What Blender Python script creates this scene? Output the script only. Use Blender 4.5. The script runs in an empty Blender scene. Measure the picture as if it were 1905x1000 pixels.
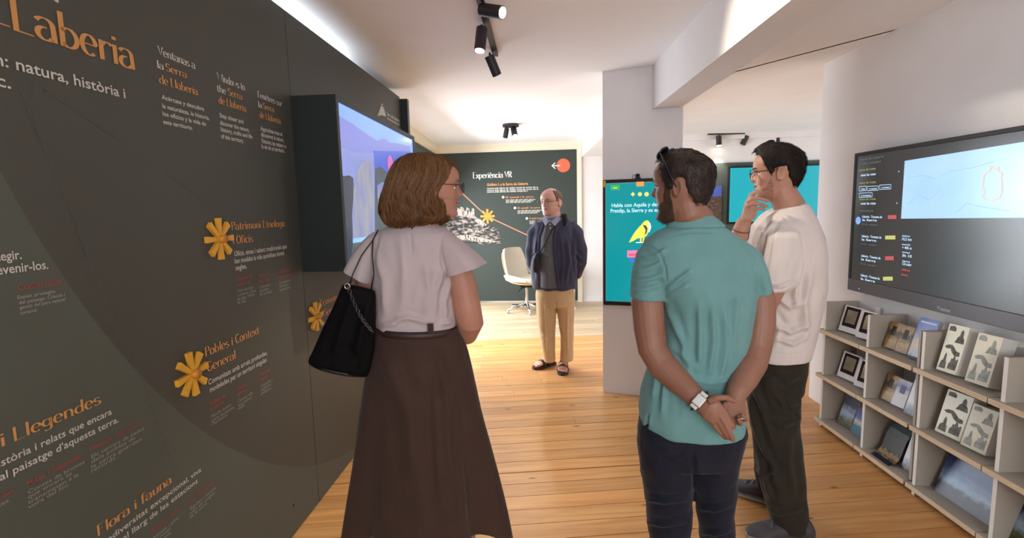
import bpy, bmesh, math, random
from mathutils import Vector, Matrix, noise
import numpy as np
random.seed(7)
C = bpy.context.scene.collection
SC = bpy.context.scene
# ---------------------------------------------------------------- camera
F, YAW, PITCH, ROLL, CAMH = 950.2, 0.03054, 0.11668, -0.02286, 1.5
IW, IH = 1905.0, 1000.0
def _rot():
    cy, sy = math.cos(YAW), math.sin(YAW); cp, sp = math.cos(PITCH), math.sin(PITCH); cr, sr = math.cos(ROLL), math.sin(ROLL)
    Rz = Matrix(((cy, sy, 0), (-sy, cy, 0), (0, 0, 1))); A = Matrix(((1, 0, 0), (0, 0, -1), (0, 1, 0)))
    Rx = Matrix(((1, 0, 0), (0, cp, -sp), (0, sp, cp))); Rr = Matrix(((cr, -sr, 0), (sr, cr, 0), (0, 0, 1)))
    return Rr @ Rx @ A @ Rz
MW = _rot()                       # world -> camera axes (x right, y down, z forward)
CAM = Vector((0, 0, CAMH))
cam_d = bpy.data.cameras.new('camera'); cam = bpy.data.objects.new('camera', cam_d); C.objects.link(cam)
cam_d.sensor_fit = 'HORIZONTAL'; cam_d.sensor_width = 36; cam_d.lens = F / IW * 36; cam_d.clip_start = .02
rr = MW.transposed() @ Matrix(((1, 0, 0), (0, -1, 0), (0, 0, -1)))
cam.matrix_world = Matrix.Translation(CAM) @ rr.to_4x4()
SC.camera = cam
# ---------------------------------------------------------------- world, light, exposure
SC.view_settings.view_transform = 'Standard'; SC.view_settings.look = 'None'
SC.view_settings.gamma = 1; SC.view_settings.use_curve_mapping = False
SC.view_settings.exposure = 0.86
wd_ = bpy.data.worlds.new('daylight'); SC.world = wd_; wd_.use_nodes = True
wd_.node_tree.nodes['Background'].inputs[0].default_value = (.78, .88, 1, 1)
wd_.node_tree.nodes['Background'].inputs[1].default_value = 1.4
def area(name, loc, direction, sx, sy, power, col=(1, 1, 1)):
    l = bpy.data.lights.new(name, 'AREA'); l.shape = 'RECTANGLE'; l.size = sx; l.size_y = sy; l.energy = power; l.color = col
    o = bpy.data.objects.new(name, l); C.objects.link(o); o.location = loc
    o.rotation_euler = Vector(direction).to_track_quat('-Z', 'Y').to_euler()
    return o
area('window_daylight', (-1.75, 6.27, 1.12), (1, -.05, -.65), 3.2, 2.0, 125, (.9, .95, 1))
area('window_daylight', (.55, -2.45, 1.6), (0, 1, -.05), 2.6, 1.5, 60, (.95, .97, 1))
area('window_daylight', (6.05, 5.9, 1.5), (-1, 0, -.1), 2.2, 1.5, 30, (.95, .97, 1))  # added light, brightens the far right room through an unseen window
area('window_daylight', (-1.9, 1.9, 1.7), (1, 0, .35), 2.6, 1.3, 330, (.82, .9, 1))
# ---------------------------------------------------------------- pixel helpers (photo pixel -> world)
def ray(px, py):
    return MW.transposed() @ Vector(((px - IW/2)/F, (py - IH/2)/F, 1))
def onplane(px, py, P, n):
    d = ray(px, py); n = Vector(n); return CAM + d * ((Vector(P) - CAM).dot(n) / d.dot(n))
def atY(px, py, Y): return onplane(px, py, (0, Y, 0), (0, 1, 0))
def atZ(px, py, z=0): return onplane(px, py, (0, 0, z), (0, 0, 1))
def atX(px, py, x): return onplane(px, py, (x, 0, 0), (1, 0, 0))
def proj(P):
    v = MW @ (Vector(P) - CAM); return (F*v.x/v.z + IW/2, F*v.y/v.z + IH/2)
# ---------------------------------------------------------------- materials
def lin(c):
    if isinstance(c, str): c = tuple(int(c[i:i+2], 16) for i in (0, 2, 4))
    return tuple(((v/255)/12.92 if v <= 10 else ((v/255+.055)/1.055)**2.4) for v in c[:3]) + (1,)
MATS = {}
def mat(name, col, rough=.6, metal=0, var=.0, vscale=8, vstretch=(1, 1, 1), bump=0, bscale=60, bstretch=(1, 1, 1), col2=None, emit=0, spec=.5, coat=0, sheen=0, alpha=1, trans=0, coord='Object', wr=0, wscale=14, wstretch=(1, 1, 1), ramp=(.3, .7)):
    if name in MATS: return MATS[name]
    m = bpy.data.materials.new(name); m.use_nodes = True; nt = m.node_tree; N = nt.nodes; L = nt.links
    b = N['Principled BSDF']; b.inputs['Base Color'].default_value = lin(col); b.inputs['Roughness'].default_value = rough
    b.inputs['Metallic'].default_value = metal; b.inputs['Specular IOR Level'].default_value = spec
    b.inputs['Coat Weight'].default_value = coat; b.inputs['Sheen Weight'].default_value = sheen
    b.inputs['Alpha'].default_value = alpha; b.inputs['Transmission Weight'].default_value = trans
    if emit:
        b.inputs['Emission Color'].default_value = lin(col); b.inputs['Emission Strength'].default_value = emit; b.inputs['Base Color'].default_value = (.012, .012, .012, 1)
    tc = N.new('ShaderNodeTexCoord')
    def nz(scale, stretch, detail=4):
        mp = N.new('ShaderNodeMapping'); mp.inputs['Scale'].default_value = stretch; L.new(tc.outputs[coord], mp.inputs[0])
        n = N.new('ShaderNodeTexNoise'); n.inputs['Scale'].default_value = scale; n.inputs['Detail'].default_value = detail; L.new(mp.outputs[0], n.inputs['Vector']); return n
    if var or col2:
        n = nz(vscale, vstretch); r = N.new('ShaderNodeValToRGB'); r.color_ramp.elements[0].position = ramp[0]; r.color_ramp.elements[1].position = ramp[1]
        c = lin(col)
        if col2: r.color_ramp.elements[0].color = c; r.color_ramp.elements[1].color = lin(col2)
        else:
            r.color_ramp.elements[0].color = tuple(v*(1-var) for v in c[:3])+(1,); r.color_ramp.elements[1].color = tuple(min(1, v*(1+var)) for v in c[:3])+(1,)
        L.new(n.outputs['Fac'], r.inputs[0])
        if not emit: L.new(r.outputs[0], b.inputs['Base Color'])
        else: L.new(r.outputs[0], b.inputs['Emission Color'])
    if bump:
        n = nz(bscale, bstretch, 3); bp = N.new('ShaderNodeBump'); bp.inputs['Strength'].default_value = bump; bp.inputs['Distance'].default_value = .004
        L.new(n.outputs['Fac'], bp.inputs['Height']); L.new(bp.outputs[0], b.inputs['Normal'])
    if wr:
        n = nz(wscale, wstretch, 2); b2 = N.new('ShaderNodeBump'); b2.inputs['Strength'].default_value = wr; b2.inputs['Distance'].default_value = .02
        L.new(n.outputs['Fac'], b2.inputs['Height'])
        if bump: L.new(b2.outputs[0], bp.inputs['Normal'])
        else: L.new(b2.outputs[0], b.inputs['Normal'])
    MATS[name] = m; return m
# ---------------------------------------------------------------- mesh helpers
def link(name, me, m=None, parent=None, smooth=False):
    o = bpy.data.objects.new(name, me); C.objects.link(o)
    if m is not None and not len(me.materials): me.materials.append(m)
    if parent is not None:
        o.parent = parent; o.matrix_parent_inverse = parent.matrix_basis.inverted()
    if smooth: me.shade_smooth()
    return o
def tag(o, label=None, cat=None, group=None, kind=None):
    for k, v in (('label', label), ('category', cat), ('group', group), ('kind', kind)):
        if v: o[k] = v
    return o
def thing(name, loc, label, cat, group=None, rotz=0):
    o = bpy.data.objects.new(name, None); C.objects.link(o); o.location = loc; o.rotation_euler = (0, 0, rotz); o.empty_display_size = .1
    return tag(o, label, cat, group)
class MB:
    """collects geometry for one mesh"""
    def __init__(s): s.v = []; s.f = []
    def add(s, vs, fs):
        k = len(s.v); s.v += [tuple(v) for v in vs]; s.f += [tuple(i + k for i in f) for f in fs]; return s
    def box(s, c, d, M=None):
        c = Vector(c); d = Vector(d)/2
        vs = [Vector((x*d.x, y*d.y, z*d.z)) for x in (-1, 1) for y in (-1, 1) for z in (-1, 1)]
        if M is not None: vs = [M @ v for v in vs]
        return s.add([v + c for v in vs], [(0, 1, 3, 2), (4, 6, 7, 5), (0, 4, 5, 1), (2, 3, 7, 6), (0, 2, 6, 4), (1, 5, 7, 3)])
    def bb(s, x0, x1, y0, y1, z0, z1): return s.box(((x0+x1)/2, (y0+y1)/2, (z0+z1)/2), (x1-x0, y1-y0, z1-z0))
    def prism(s, poly, h):                     # poly: list of Vector (planar), h: Vector extrusion
        n = len(poly); h = Vector(h); vs = [Vector(p) for p in poly] + [Vector(p) + h for p in poly]
        fs = [tuple(range(n))[::-1], tuple(range(n, 2*n))] + [(i, (i+1) % n, n+(i+1) % n, n+i) for i in range(n)]
        return s.add(vs, fs)
    def cyl(s, a, b, r0, r1=None, n=16, caps=True):
        a = Vector(a); b = Vector(b); r1 = r0 if r1 is None else r1
        d = (b-a).normalized(); u = d.orthogonal().normalized(); w = d.cross(u)
        vs = []
        for p, r in ((a, r0), (b, r1)): vs += [p + (u*math.cos(t)+w*math.sin(t))*r for t in [2*math.pi*i/n for i in range(n)]]
        fs = [(i, (i+1) % n, n+(i+1) % n, n+i) for i in range(n)]
        if caps: fs += [tuple(range(n))[::-1], tuple(range(n, 2*n))]
        return s.add(vs, fs)
    def rings(s, rings, caps=True, closed=True):  # rings: lists of equal length
        n = len(rings[0]); vs = [p for r in rings for p in r]; fs = []
        for k in range(len(rings)-1):
            for i in range(n if closed else n-1):
                j = (i+1) % n; fs.append((k*n+i, k*n+j, (k+1)*n+j, (k+1)*n+i))
        if caps and closed: fs += [tuple(range(n))[::-1], tuple(range((len(rings)-1)*n, len(rings)*n))]
        return s.add(vs, fs)
    def tube(s, pts, rad, n=10, caps=True, flat=1.0, up=None):
        pts = [Vector(p) for p in pts]; R = rad if isinstance(rad, (list, tuple)) else [rad]*len(pts); out = []
        u = None
        for i, p in enumerate(pts):
            d = (pts[min(i+1, len(pts)-1)] - pts[max(i-1, 0)]).normalized()
            if u is None: u = (Vector(up) if up is not None else d.orthogonal())
            u = (u - d*u.dot(d)).normalized(); w = d.cross(u)
            out.append([p + (u*math.cos(t)*R[i] + w*math.sin(t)*R[i]*flat) for t in [2*math.pi*k/n for k in range(n)]])
        return s.rings(out, caps)
    def sphere(s, c, r, n=12, m=8):
        r = Vector(r) if not isinstance(r, (int, float)) else Vector((r, r, r)); c = Vector(c); R = []
        for i in range(m+1):
            th = math.pi*min(max(i/m, .02), .98); R.append([c + Vector((r.x*math.sin(th)*math.cos(t), r.y*math.sin(th)*math.sin(t), r.z*math.cos(th))) for t in [2*math.pi*k/n for k in range(n)]])
        return s.rings(R)
    def torus(s, c, ax, R, r, n=24, m=8, sx=1, sy=1, u=None):
        c = Vector(c); ax = Vector(ax).normalized(); u = (Vector(u) if u is not None else ax.orthogonal()).normalized(); w = ax.cross(u); rings = []
        for i in range(n):
            t = 2*math.pi*i/n; d = u*math.cos(t)*sx + w*math.sin(t)*sy; p = c + d*R; dn = d.normalized()
            rings.append([p + dn*r*math.cos(q) + ax*r*math.sin(q) for q in [2*math.pi*k/m for k in range(m)]])
        rings.append(rings[0]); return s.rings(rings, caps=False)
    def mesh(s, name='m'):
        me = bpy.data.meshes.new(name); me.from_pydata(s.v, [], s.f); me.validate(); me.update()
        bm = bmesh.new(); bm.from_mesh(me); bmesh.ops.recalc_face_normals(bm, faces=bm.faces); bm.to_mesh(me); bm.free(); return me
    def build(s, name, m, parent=None, smooth=False, bevel=0, seg=2):
        me = s.mesh(name)
        if bevel:
            bm = bmesh.new(); bm.from_mesh(me); ed = [e for e in bm.edges if len(e.link_faces) == 2 and e.calc_face_angle(0) > .6]
            bmesh.ops.bevel(bm, geom=ed, offset=bevel, segments=seg, profile=.5, affect='EDGES', clamp_overlap=True); bm.to_mesh(me); bm.free()
        o = link(name, me, m, parent, smooth)
        if smooth == 'auto':
            pass
        return o
def sm_angle(o, ang=.7):
    me = o.data; me.shade_smooth(); bm = bmesh.new(); bm.from_mesh(me)
    for e in bm.edges:
        if len(e.link_faces) == 2 and e.calc_face_angle(0) > ang: e.smooth = False
    bm.to_mesh(me); bm.free(); return o
# ---------------------------------------------------------------- room materials
M_white = mat('white_plaster', (233, 229, 228), .85, var=.03, vscale=3, bump=.06, bscale=40)
M_ceil = mat('ceiling_paint', (243, 241, 242), .9, var=.02, vscale=2, bump=.04, bscale=30)
M_cream = mat('cream_moulding', (232, 222, 200), .6)
M_dgreen = mat('dark_green_paint', (70, 82, 79), .65, var=.05, vscale=3)
M_black = mat('black_metal', (28, 26, 26), .45, metal=.3)
M_dark = mat('dark_gap', (22, 14, 9), .95)
def wood_floor(name, ca, cb):
    m = bpy.data.materials.new(name); m.use_nodes = True; N = m.node_tree.nodes; L = m.node_tree.links; b = N['Principled BSDF']
    geo = N.new('ShaderNodeNewGeometry'); oi = N.new('ShaderNodeObjectInfo')
    ro = N.new('ShaderNodeVectorRotate'); ro.rotation_type = 'Z_AXIS'; ro.inputs['Angle'].default_value = -math.radians(6.2); L.new(geo.outputs['Position'], ro.inputs['Vector'])
    cmb = N.new('ShaderNodeCombineXYZ'); mu = N.new('ShaderNodeMath'); mu.operation = 'MULTIPLY'; mu.inputs[1].default_value = 37; L.new(oi.outputs['Random'], mu.inputs[0])
    for k in 'XYZ': L.new(mu.outputs[0], cmb.inputs[k])
    ad = N.new('ShaderNodeVectorMath'); ad.operation = 'ADD'; L.new(ro.outputs[0], ad.inputs[0]); L.new(cmb.outputs[0], ad.inputs[1])
    mp = N.new('ShaderNodeMapping'); mp.inputs['Scale'].default_value = (1.0, 13, 1); L.new(ad.outputs[0], mp.inputs[0])
    n1 = N.new('ShaderNodeTexNoise'); n1.inputs['Scale'].default_value = 2.2; n1.inputs['Detail'].default_value = 6; n1.inputs['Distortion'].default_value = .6; L.new(mp.outputs[0], n1.inputs['Vector'])
    r1 = N.new('ShaderNodeValToRGB'); e = r1.color_ramp.elements; e[0].position = .28; e[0].color = lin(ca); e[1].position = .72; e[1].color = lin(cb); L.new(n1.outputs[0], r1.inputs[0])
    # knots
    mp2 = N.new('ShaderNodeMapping'); mp2.inputs['Scale'].default_value = (1.3, 4.2, 1); L.new(ad.outputs[0], mp2.inputs[0])
    vo = N.new('ShaderNodeTexVoronoi'); vo.inputs['Scale'].default_value = 2.0; vo.inputs['Randomness'].default_value = 1; L.new(mp2.outputs[0], vo.inputs['Vector'])
    r2 = N.new('ShaderNodeValToRGB'); e = r2.color_ramp.elements; e[0].position = .03; e[0].color = (1, 1, 1, 1); e[1].position = .09; e[1].color = (0, 0, 0, 1); L.new(vo.outputs['Distance'], r2.inputs[0])
    mx = N.new('ShaderNodeMix'); mx.data_type = 'RGBA'; L.new(r2.outputs[0], mx.inputs['Factor']); L.new(r1.outputs[0], mx.inputs[6]); mx.inputs[7].default_value = lin((92, 50, 22))
    hs = N.new('ShaderNodeHueSaturation'); mr = N.new('ShaderNodeMapRange'); mr.inputs['To Min'].default_value = .82; mr.inputs['To Max'].default_value = 1.12; L.new(oi.outputs['Random'], mr.inputs[0]); L.new(mr.outputs[0], hs.inputs['Value']); L.new(mx.outputs[2], hs.inputs['Color'])
    L.new(hs.outputs[0], b.inputs['Base Color'])
    r3 = N.new('ShaderNodeMapRange'); r3.inputs['To Min'].default_value = .32; r3.inputs['To Max'].default_value = .5; L.new(n1.outputs[0], r3.inputs[0]); L.new(r3.outputs[0], b.inputs['Roughness'])
    b.inputs['Coat Weight'].default_value = .04; b.inputs['Coat Roughness'].default_value = .22
    bp = N.new('ShaderNodeBump'); bp.inputs['Strength'].default_value = .12; bp.inputs['Distance'].default_value = .002; L.new(n1.outputs[0], bp.inputs['Height']); L.new(bp.outputs[0], b.inputs['Normal'])
    return m
M_plank = wood_floor('pine_plank', (204, 140, 78), (230, 176, 112)); M_plank2 = wood_floor('pale_pine_plank', (192, 166, 130), (208, 186, 154))
def struct(name, mb, m, parent=None):
    o = mb.build(name, m, parent); o['kind'] = 'structure'; return o
# ---------------------------------------------------------------- floor of separate planks
ZC = 2.52
fl = struct('floor', MB().bb(-1.75, 6.0, -2.3, 8.45, -.08, -.021), M_dark)
PD = math.radians(6.2); pu = Vector((math.cos(PD), math.sin(PD), 0)); pv = Vector((-math.sin(PD), math.cos(PD), 0))
unit = MB().box((0, 0, 0), (1, 1, 1)).mesh('plank'); unit.materials.append(M_plank); unit2 = unit.copy(); unit2.materials[0] = M_plank2; vjoint = atZ(1000, 626).dot(pv)
v0 = atZ(922, 881).dot(pv)       # the wide joint between two fields of boards
PW = .1215
rnd = random.Random(3)
for k in range(-44, 48):
    off = 0 if k < 0 else .006
    vc = v0 + (k+.5)*PW + off
    ucut = []; u = -2.2 - rnd.random()*1.2
    while u < 6.6:
        ln = rnd.uniform(2.7, 4.6); ucut.append((u, u+ln)); u += ln
    for a, b in ucut:
        c0 = pu*a + pv*vc; c1 = pu*b + pv*vc
        # keep only boards inside the building
        lo, hi = -1.72, 5.95
        ta = max(a, (lo - (pv*vc).x)/pu.x); tb = min(b, (hi - (pv*vc).x)/pu.x)
        if tb - ta < .25: continue
        m_ = pu*((ta+tb)/2) + pv*vc
        if max((pu*ta + pv*vc).y, (pu*tb + pv*vc).y) > 8.42 or min((pu*ta + pv*vc).y, (pu*tb + pv*vc).y) < -2.28: continue
        o = bpy.data.objects.new('plank', unit2 if vc > vjoint else unit); C.objects.link(o); o.parent = fl
        o.location = (m_.x, m_.y, -.0105 + rnd.uniform(-.0006, .0004)); o.rotation_euler = (0, 0, PD); o.scale = (tb-ta-.002, PW-.0045, .02)
# ---------------------------------------------------------------- ceiling with a step, beams, column
def poly(mb, pts, z0, z1): return mb.prism([Vector((x, y, z0)) for x, y in pts], (0, 0, z1-z0))
STEP = [(1.02, 4.83), (6.0, 3.56)]
cl = MB()
poly(cl, [(-1.75, -2.4), (1.05, -2.4), (1.05, 8.45), (-1.75, 8.45)], ZC, ZC+.2)
poly(cl, [(1.05, -2.4), (6.0, -2.4), STEP[1], STEP[0], (1.05, 4.83)], ZC-.035, ZC+.2)
poly(cl, [STEP[0], STEP[1], (6.0, 8.45), (1.02, 8.45)], ZC+.03, ZC+.25)
struct('ceiling', cl, M_ceil)
c0 = Vector((.597, 4.042, 0)); cdir = Vector((.9566, -.2913, 0)); cnor = Vector((.2913, .9566, 0))
CW = .585
cmb = MB().prism([c0, c0 + cdir*CW, c0 + cdir*CW + cnor*.42, c0 + cnor*.42], (0, 0, ZC+.05))
struct('wall_column', cmb, M_white)
struct('trim_1', MB().prism([Vector((.95, -2.2, 2.21)), Vector((1.145, -2.2, 2.21)), Vector((1.145, 3.9, 2.21)), Vector((.95, 3.95, 2.21))], (0, 0, .33)), M_white)
struct('trim_2', MB().bb(.875, 1.17, 4.2, 8.2, 2.28, 2.6), M_white)
# ---------------------------------------------------------------- walls
def hole_wall_y(x0, x1, y0, y1, z1, hy0, hy1, hz0, hz1):
    return MB().bb(x0, x1, y0, hy0, 0, z1).bb(x0, x1, hy1, y1, 0, z1).bb(x0, x1, hy0, hy1, 0, hz0).bb(x0, x1, hy0, hy1, hz1, z1)
wl = MB(); ys = [(-2.2, .5, None), (.5, 3.3, (.95, 2.42)), (3.3, 4.7, None), (4.7, 7.85, (.1, 2.05)), (7.85, 8.5, None)]
for ya, yb, h_ in ys:
    if h_: wl.bb(-1.62, -1.42, ya, yb, 0, h_[0]).bb(-1.62, -1.42, ya, yb, h_[1], ZC+.02)
    else: wl.bb(-1.62, -1.42, ya, yb, 0, ZC+.02)
struct('wall_left', wl, M_dgreen)
struct('wall_right', MB().bb(2.165, 2.42, -2.2, 3.89, 0, ZC+.02), M_white)
wf = MB(); wf.bb(-1.7, -.5, -2.35, -2.2, 0, ZC+.02).bb(1.7, 6, -2.35, -2.2, 0, ZC+.02).bb(-.5, 1.7, -2.35, -2.2, 0, .85).bb(-.5, 1.7, -2.35, -2.2, 2.3, ZC+.02)
struct('wall_front', wf, M_white)
struct('wall_far_right', hole_wall_y(5.75, 5.95, -2.2, 8.3, ZC+.2, 4.8, 7.0, .8, 2.2), M_white)
BA = math.radians(-4); bdir = Vector((math.cos(BA), math.sin(BA), 0)); bnor = Vector((math.sin(-BA), math.cos(BA), 0))   # along / away from the camera
B0 = Vector((0, 8.19, 0))
def bw(x, z, off=0):                       # point on the back wall, off metres in front of it
    p = B0 + bdir*(x/bdir.x); return Vector((p.x, p.y, z)) - bnor*off
def bslab(mb, x0, x1, z0, z1, o0, o1):
    return mb.prism([bw(x0, z0, o0), bw(x1, z0, o0), bw(x1, z1, o0), bw(x0, z1, o0)], -bnor*(o1-o0))
struct('wall_back', bslab(MB(), -1.7, 6.0, 0, ZC+.22, -.2, 0), M_white)
# mouldings
struct('trim_3', bslab(bslab(MB(), -1.42, .875, 2.42, 2.52, 0, .05), -1.42, .875, 2.40, 2.44, 0, .03), M_cream)
struct('trim_4', bslab(MB(), .80, .872, 0, 2.42, 0, .035), M_cream)
struct('trim_5', MB().bb(-1.42, -1.37, 4.3, 8.25, 2.42, 2.52).bb(-1.42, -1.39, 4.3, 8.25, 2.39, 2.43), M_cream)
struct('trim_6', bslab(MB(), 1.17, 5.75, 2.47, 2.555, 0, .05), M_white)
struct('baseboard_left', bslab(MB(), .872, 1.3, 0, .07, 0, .012), M_white)
# windows that let the daylight in
def window_y(name, x, y0, y1, z0, z1, n):
    o = struct(name, MB().bb(x-.03, x+.03, y0, y0+.06, z0, z1).bb(x-.03, x+.03, y1-.06, y1, z0, z1).bb(x-.03, x+.03, y0, y1, z0, z0+.06).bb(x-.03, x+.03, y0, y1, z1-.06, z1), M_wf)
    for k in range(1, n):
        yy = y0 + (y1-y0)*k/n; MB().bb(x-.025, x+.025, yy-.03, yy+.03, z0, z1).build('mullion', M_wf, o)
    for k in range(n):
        ya = y0 + (y1-y0)*k/n; yb = y0 + (y1-y0)*(k+1)/n
        MB().bb(x-.004, x+.004, ya+.03, yb-.03, z0+.05, z1-.05).build('pane', M_glass, o)
def glass_mat():
    m = bpy.data.materials.new('window_glass'); m.use_nodes = True; N = m.node_tree.nodes; L = m.node_tree.links
    N.remove(N['Principled BSDF']); t = N.new('ShaderNodeBsdfTransparent'); g = N.new('ShaderNodeBsdfGlossy'); g.inputs['Roughness'].default_value = .02
    mx = N.new('ShaderNodeMixShader'); mx.inputs[0].default_value = .06; L.new(t.outputs[0], mx.inputs[1]); L.new(g.outputs[0], mx.inputs[2]); L.new(mx.outputs[0], N['Material Output'].inputs[0]); return m
M_glass = glass_mat(); M_wf = mat('window_frame_white', (236, 234, 230), .4)
window_y('window_1', -1.5, 4.7, 7.85, .1, 2.05, 4)
window_y('added_window_2', 5.85, 4.8, 7.0, .8, 2.2, 2)  # added window, out of view, put in to light the far right room
window_y('window_4', -1.5, .5, 3.3, .95, 2.42, 3)
w3 = struct('window_3', MB().bb(-.5, -.44, -2.31, -2.25, .85, 2.3).bb(1.64, 1.7, -2.31, -2.25, .85, 2.3).bb(-.5, 1.7, -2.31, -2.25, .85, .91).bb(-.5, 1.7, -2.31, -2.25, 2.24, 2.3), M_wf)
MB().bb(.57, .63, -2.31, -2.25, .9, 2.25).build('mullion', M_wf, w3)
for a, b in ((-.45, .58), (.62, 1.65)): MB().bb(a, b, -2.284, -2.276, .9, 2.25).build('pane', M_glass, w3)
# ================================================================ lettering
_cap = [None]
M_or = mat('orange_print', (206, 146, 84), .7); M_wh = mat('white_print', (204, 201, 194), .7); M_rd = mat('red_print', (150, 78, 68), .75); M_gr = mat('grey_print', (152, 150, 144), .75)
def text_mesh(s, bold=0):
    cu = bpy.data.curves.new('t', 'FONT'); cu.body = s; cu.size = 1; cu.offset = bold; cu.resolution_u = 3
    o = bpy.data.objects.new('t', cu); C.objects.link(o)
    me = bpy.data.meshes.new_from_object(o.evaluated_get(bpy.context.evaluated_depsgraph_get()))
    bpy.data.objects.remove(o); bpy.data.curves.remove(cu)
    return [v.co.copy() for v in me.vertices], [tuple(p.vertices) for p in me.polygons]
def arc(cx, cy, rx, ry, a0, a1, n=12):
    return [(cx + rx*math.cos(math.radians(a0+(a1-a0)*i/n)), cy + ry*math.sin(math.radians(a0+(a1-a0)*i/n))) for i in range(n+1)]
X = .62
def _bowl(cx, r=.19, h=X): return arc(cx, h/2, r, h/2, 90, 450, 22)
GL = {  # high-contrast display letters: skeleton strokes drawn with a broad pen (advance, strokes)
 'a': (.50, [arc(.21, X-.19, .19, .19, 155, 20, 10) + [(.4, .3), (.41, 0)], arc(.21, .18, .17, .18, 75, 330, 14)]),
 'b': (.52, [[(.1, 0), (.1, 1)], arc(.25, X/2-.02, .2, X/2-.03, 140, -140, 18)]),
 'c': (.44, [arc(.24, X/2, .19, X/2, 45, 315, 18)]),
 'd': (.52, [[(.42, 0), (.42, 1)], arc(.26, X/2-.02, .19, X/2-.03, 40, 320, 18)]),
 'e': (.47, [[(.06, .33), (.42, .33)] + arc(.24, X/2, .18, X/2, 10, 310, 20)]),
 'f': (.34, [arc(.3, .82, .16, .18, 60, 180, 8) + [(.14, 0)], [(.02, X), (.3, X)]]),
 'g': (.5, [arc(.22, X/2+.04, .17, X/2-.06, 0, 360, 18), [(.4, X), (.4, -.1)] + arc(.24, -.1, .16, .16, 0, -150, 10)]),
 'h': (.52, [[(.1, 0), (.1, 1)], arc(.26, .4, .16, .22, 150, 0, 10) + [(.42, 0)]]),
 'i': (.22, [[(.11, 0), (.11, X)], [(.11, X+.16), (.11, X+.26)]]),
 'l': (.22, [[(.11, 0), (.11, 1)]]),
 'm': (.78, [[(.1, 0), (.1, X)], arc(.24, .4, .14, .22, 150, 0, 10) + [(.38, 0)], arc(.52, .4, .14, .22, 150, 0, 10) + [(.66, 0)]]),
 'n': (.52, [[(.1, 0), (.1, X)], arc(.26, .4, .16, .22, 150, 0, 10) + [(.42, 0)]]),
 'o': (.48, [_bowl(.24)]),
 'p': (.52, [[(.1, -.28), (.1, X)], arc(.25, X/2+.01, .2, X/2-.03, 140, -140, 18)]),
 'r': (.38, [[(.1, 0), (.1, X)], arc(.28, .38, .17, .22, 150, 45, 8)]),
 's': (.42, [arc(.21, .46, .14, .15, 30, 240, 10) + arc(.2, .16, .16, .16, 60, -150, 12)]),
 't': (.34, [[(.15, .85), (.15, .12)] + arc(.25, .12, .1, .12, 180, 300, 6), [(.02, X), (.3, X)]]),
 'u': (.52, [[(.1, X)] + arc(.25, .2, .15, .2, 180, 330, 8), [(.42, X), (.42, 0)]]),
 'w': (.7, [[(.04, X), (.19, 0), (.34, X), (.5, 0), (.65, X)]]), 'x': (.46, [[(.04, X), (.42, 0)], [(.42, X), (.04, 0)]]), 'v': (.46, [[(.03, X), (.22, 0), (.42, X)]]),
 'L': (.5, [[(.1, 1), (.1, 0), (.46, 0)]]), 'F': (.5, [[(.1, 0), (.1, 1), (.46, 1)], [(.1, .55), (.36, .55)]]), 'E': (.5, [[(.46, 0), (.1, 0), (.1, 1), (.46, 1)], [(.1, .53), (.38, .53)]]),
 'P': (.5, [[(.1, 0), (.1, 1), (.26, 1)] + arc(.26, .75, .18, .25, 90, -90, 10) + [(.1, .5)]]), 'R': (.54, [[(.1, 0), (.1, 1), (.26, 1)] + arc(.26, .75, .18, .25, 90, -90, 10) + [(.1, .5)], [(.26, .5), (.5, 0)]]),
 'G': (.58, [arc(.3, .5, .23, .5, 45, 330, 20) + [(.5, .42), (.34, .42)]]), 'C': (.54, [arc(.3, .5, .23, .5, 45, 315, 20)]), 'O': (.6, [arc(.3, .5, .24, .5, 90, 450, 24)]),
 'S': (.5, [arc(.25, .74, .18, .25, 30, 250, 12) + arc(.24, .26, .2, .25, 70, -150, 14)]), 'V': (.56, [[(.03, 1), (.27, 0), (.52, 1)]]), 'W': (.86, [[(.03, 1), (.22, 0), (.43, 1), (.64, 0), (.84, 1)]]),
 ' ': (.26, []), 'è': (.47, None), 'ê': (.47, None), '.': (.2, [[(.08, 0), (.08, .1)]]),
}
for ch, acc in (('è', [(.18, .9), (.3, .72)]), ('ê', [(.12, .72), (.24, .88), (.36, .72)])): GL[ch] = (.47, GL['e'][1] + [acc])
def nib_mesh(s, thick=.105, thin=.03):
    V = []; Fc = []; x0 = 0
    for ch in s:
        adv, st = GL.get(ch, GL['n'])
        for pl in st:
            base = len(V); n = len(pl)
            for i, (x, y) in enumerate(pl):
                xa, ya = pl[max(i-1, 0)]; xb, yb = pl[min(i+1, n-1)]
                dx, dy = xb-xa, yb-ya; l = math.hypot(dx, dy) or 1; t = (thin + (thick-thin)*abs(dy)/l)/2
                nx, ny = -dy/l, dx/l
                V.append(Vector((x0+x+nx*t, y+ny*t, 0))); V.append(Vector((x0+x-nx*t, y-ny*t, 0)))
            for i in range(n-1): Fc.append((base+2*i, base+2*i+1, base+2*i+3, base+2*i+2))
        x0 += adv
    return V, Fc
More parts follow.
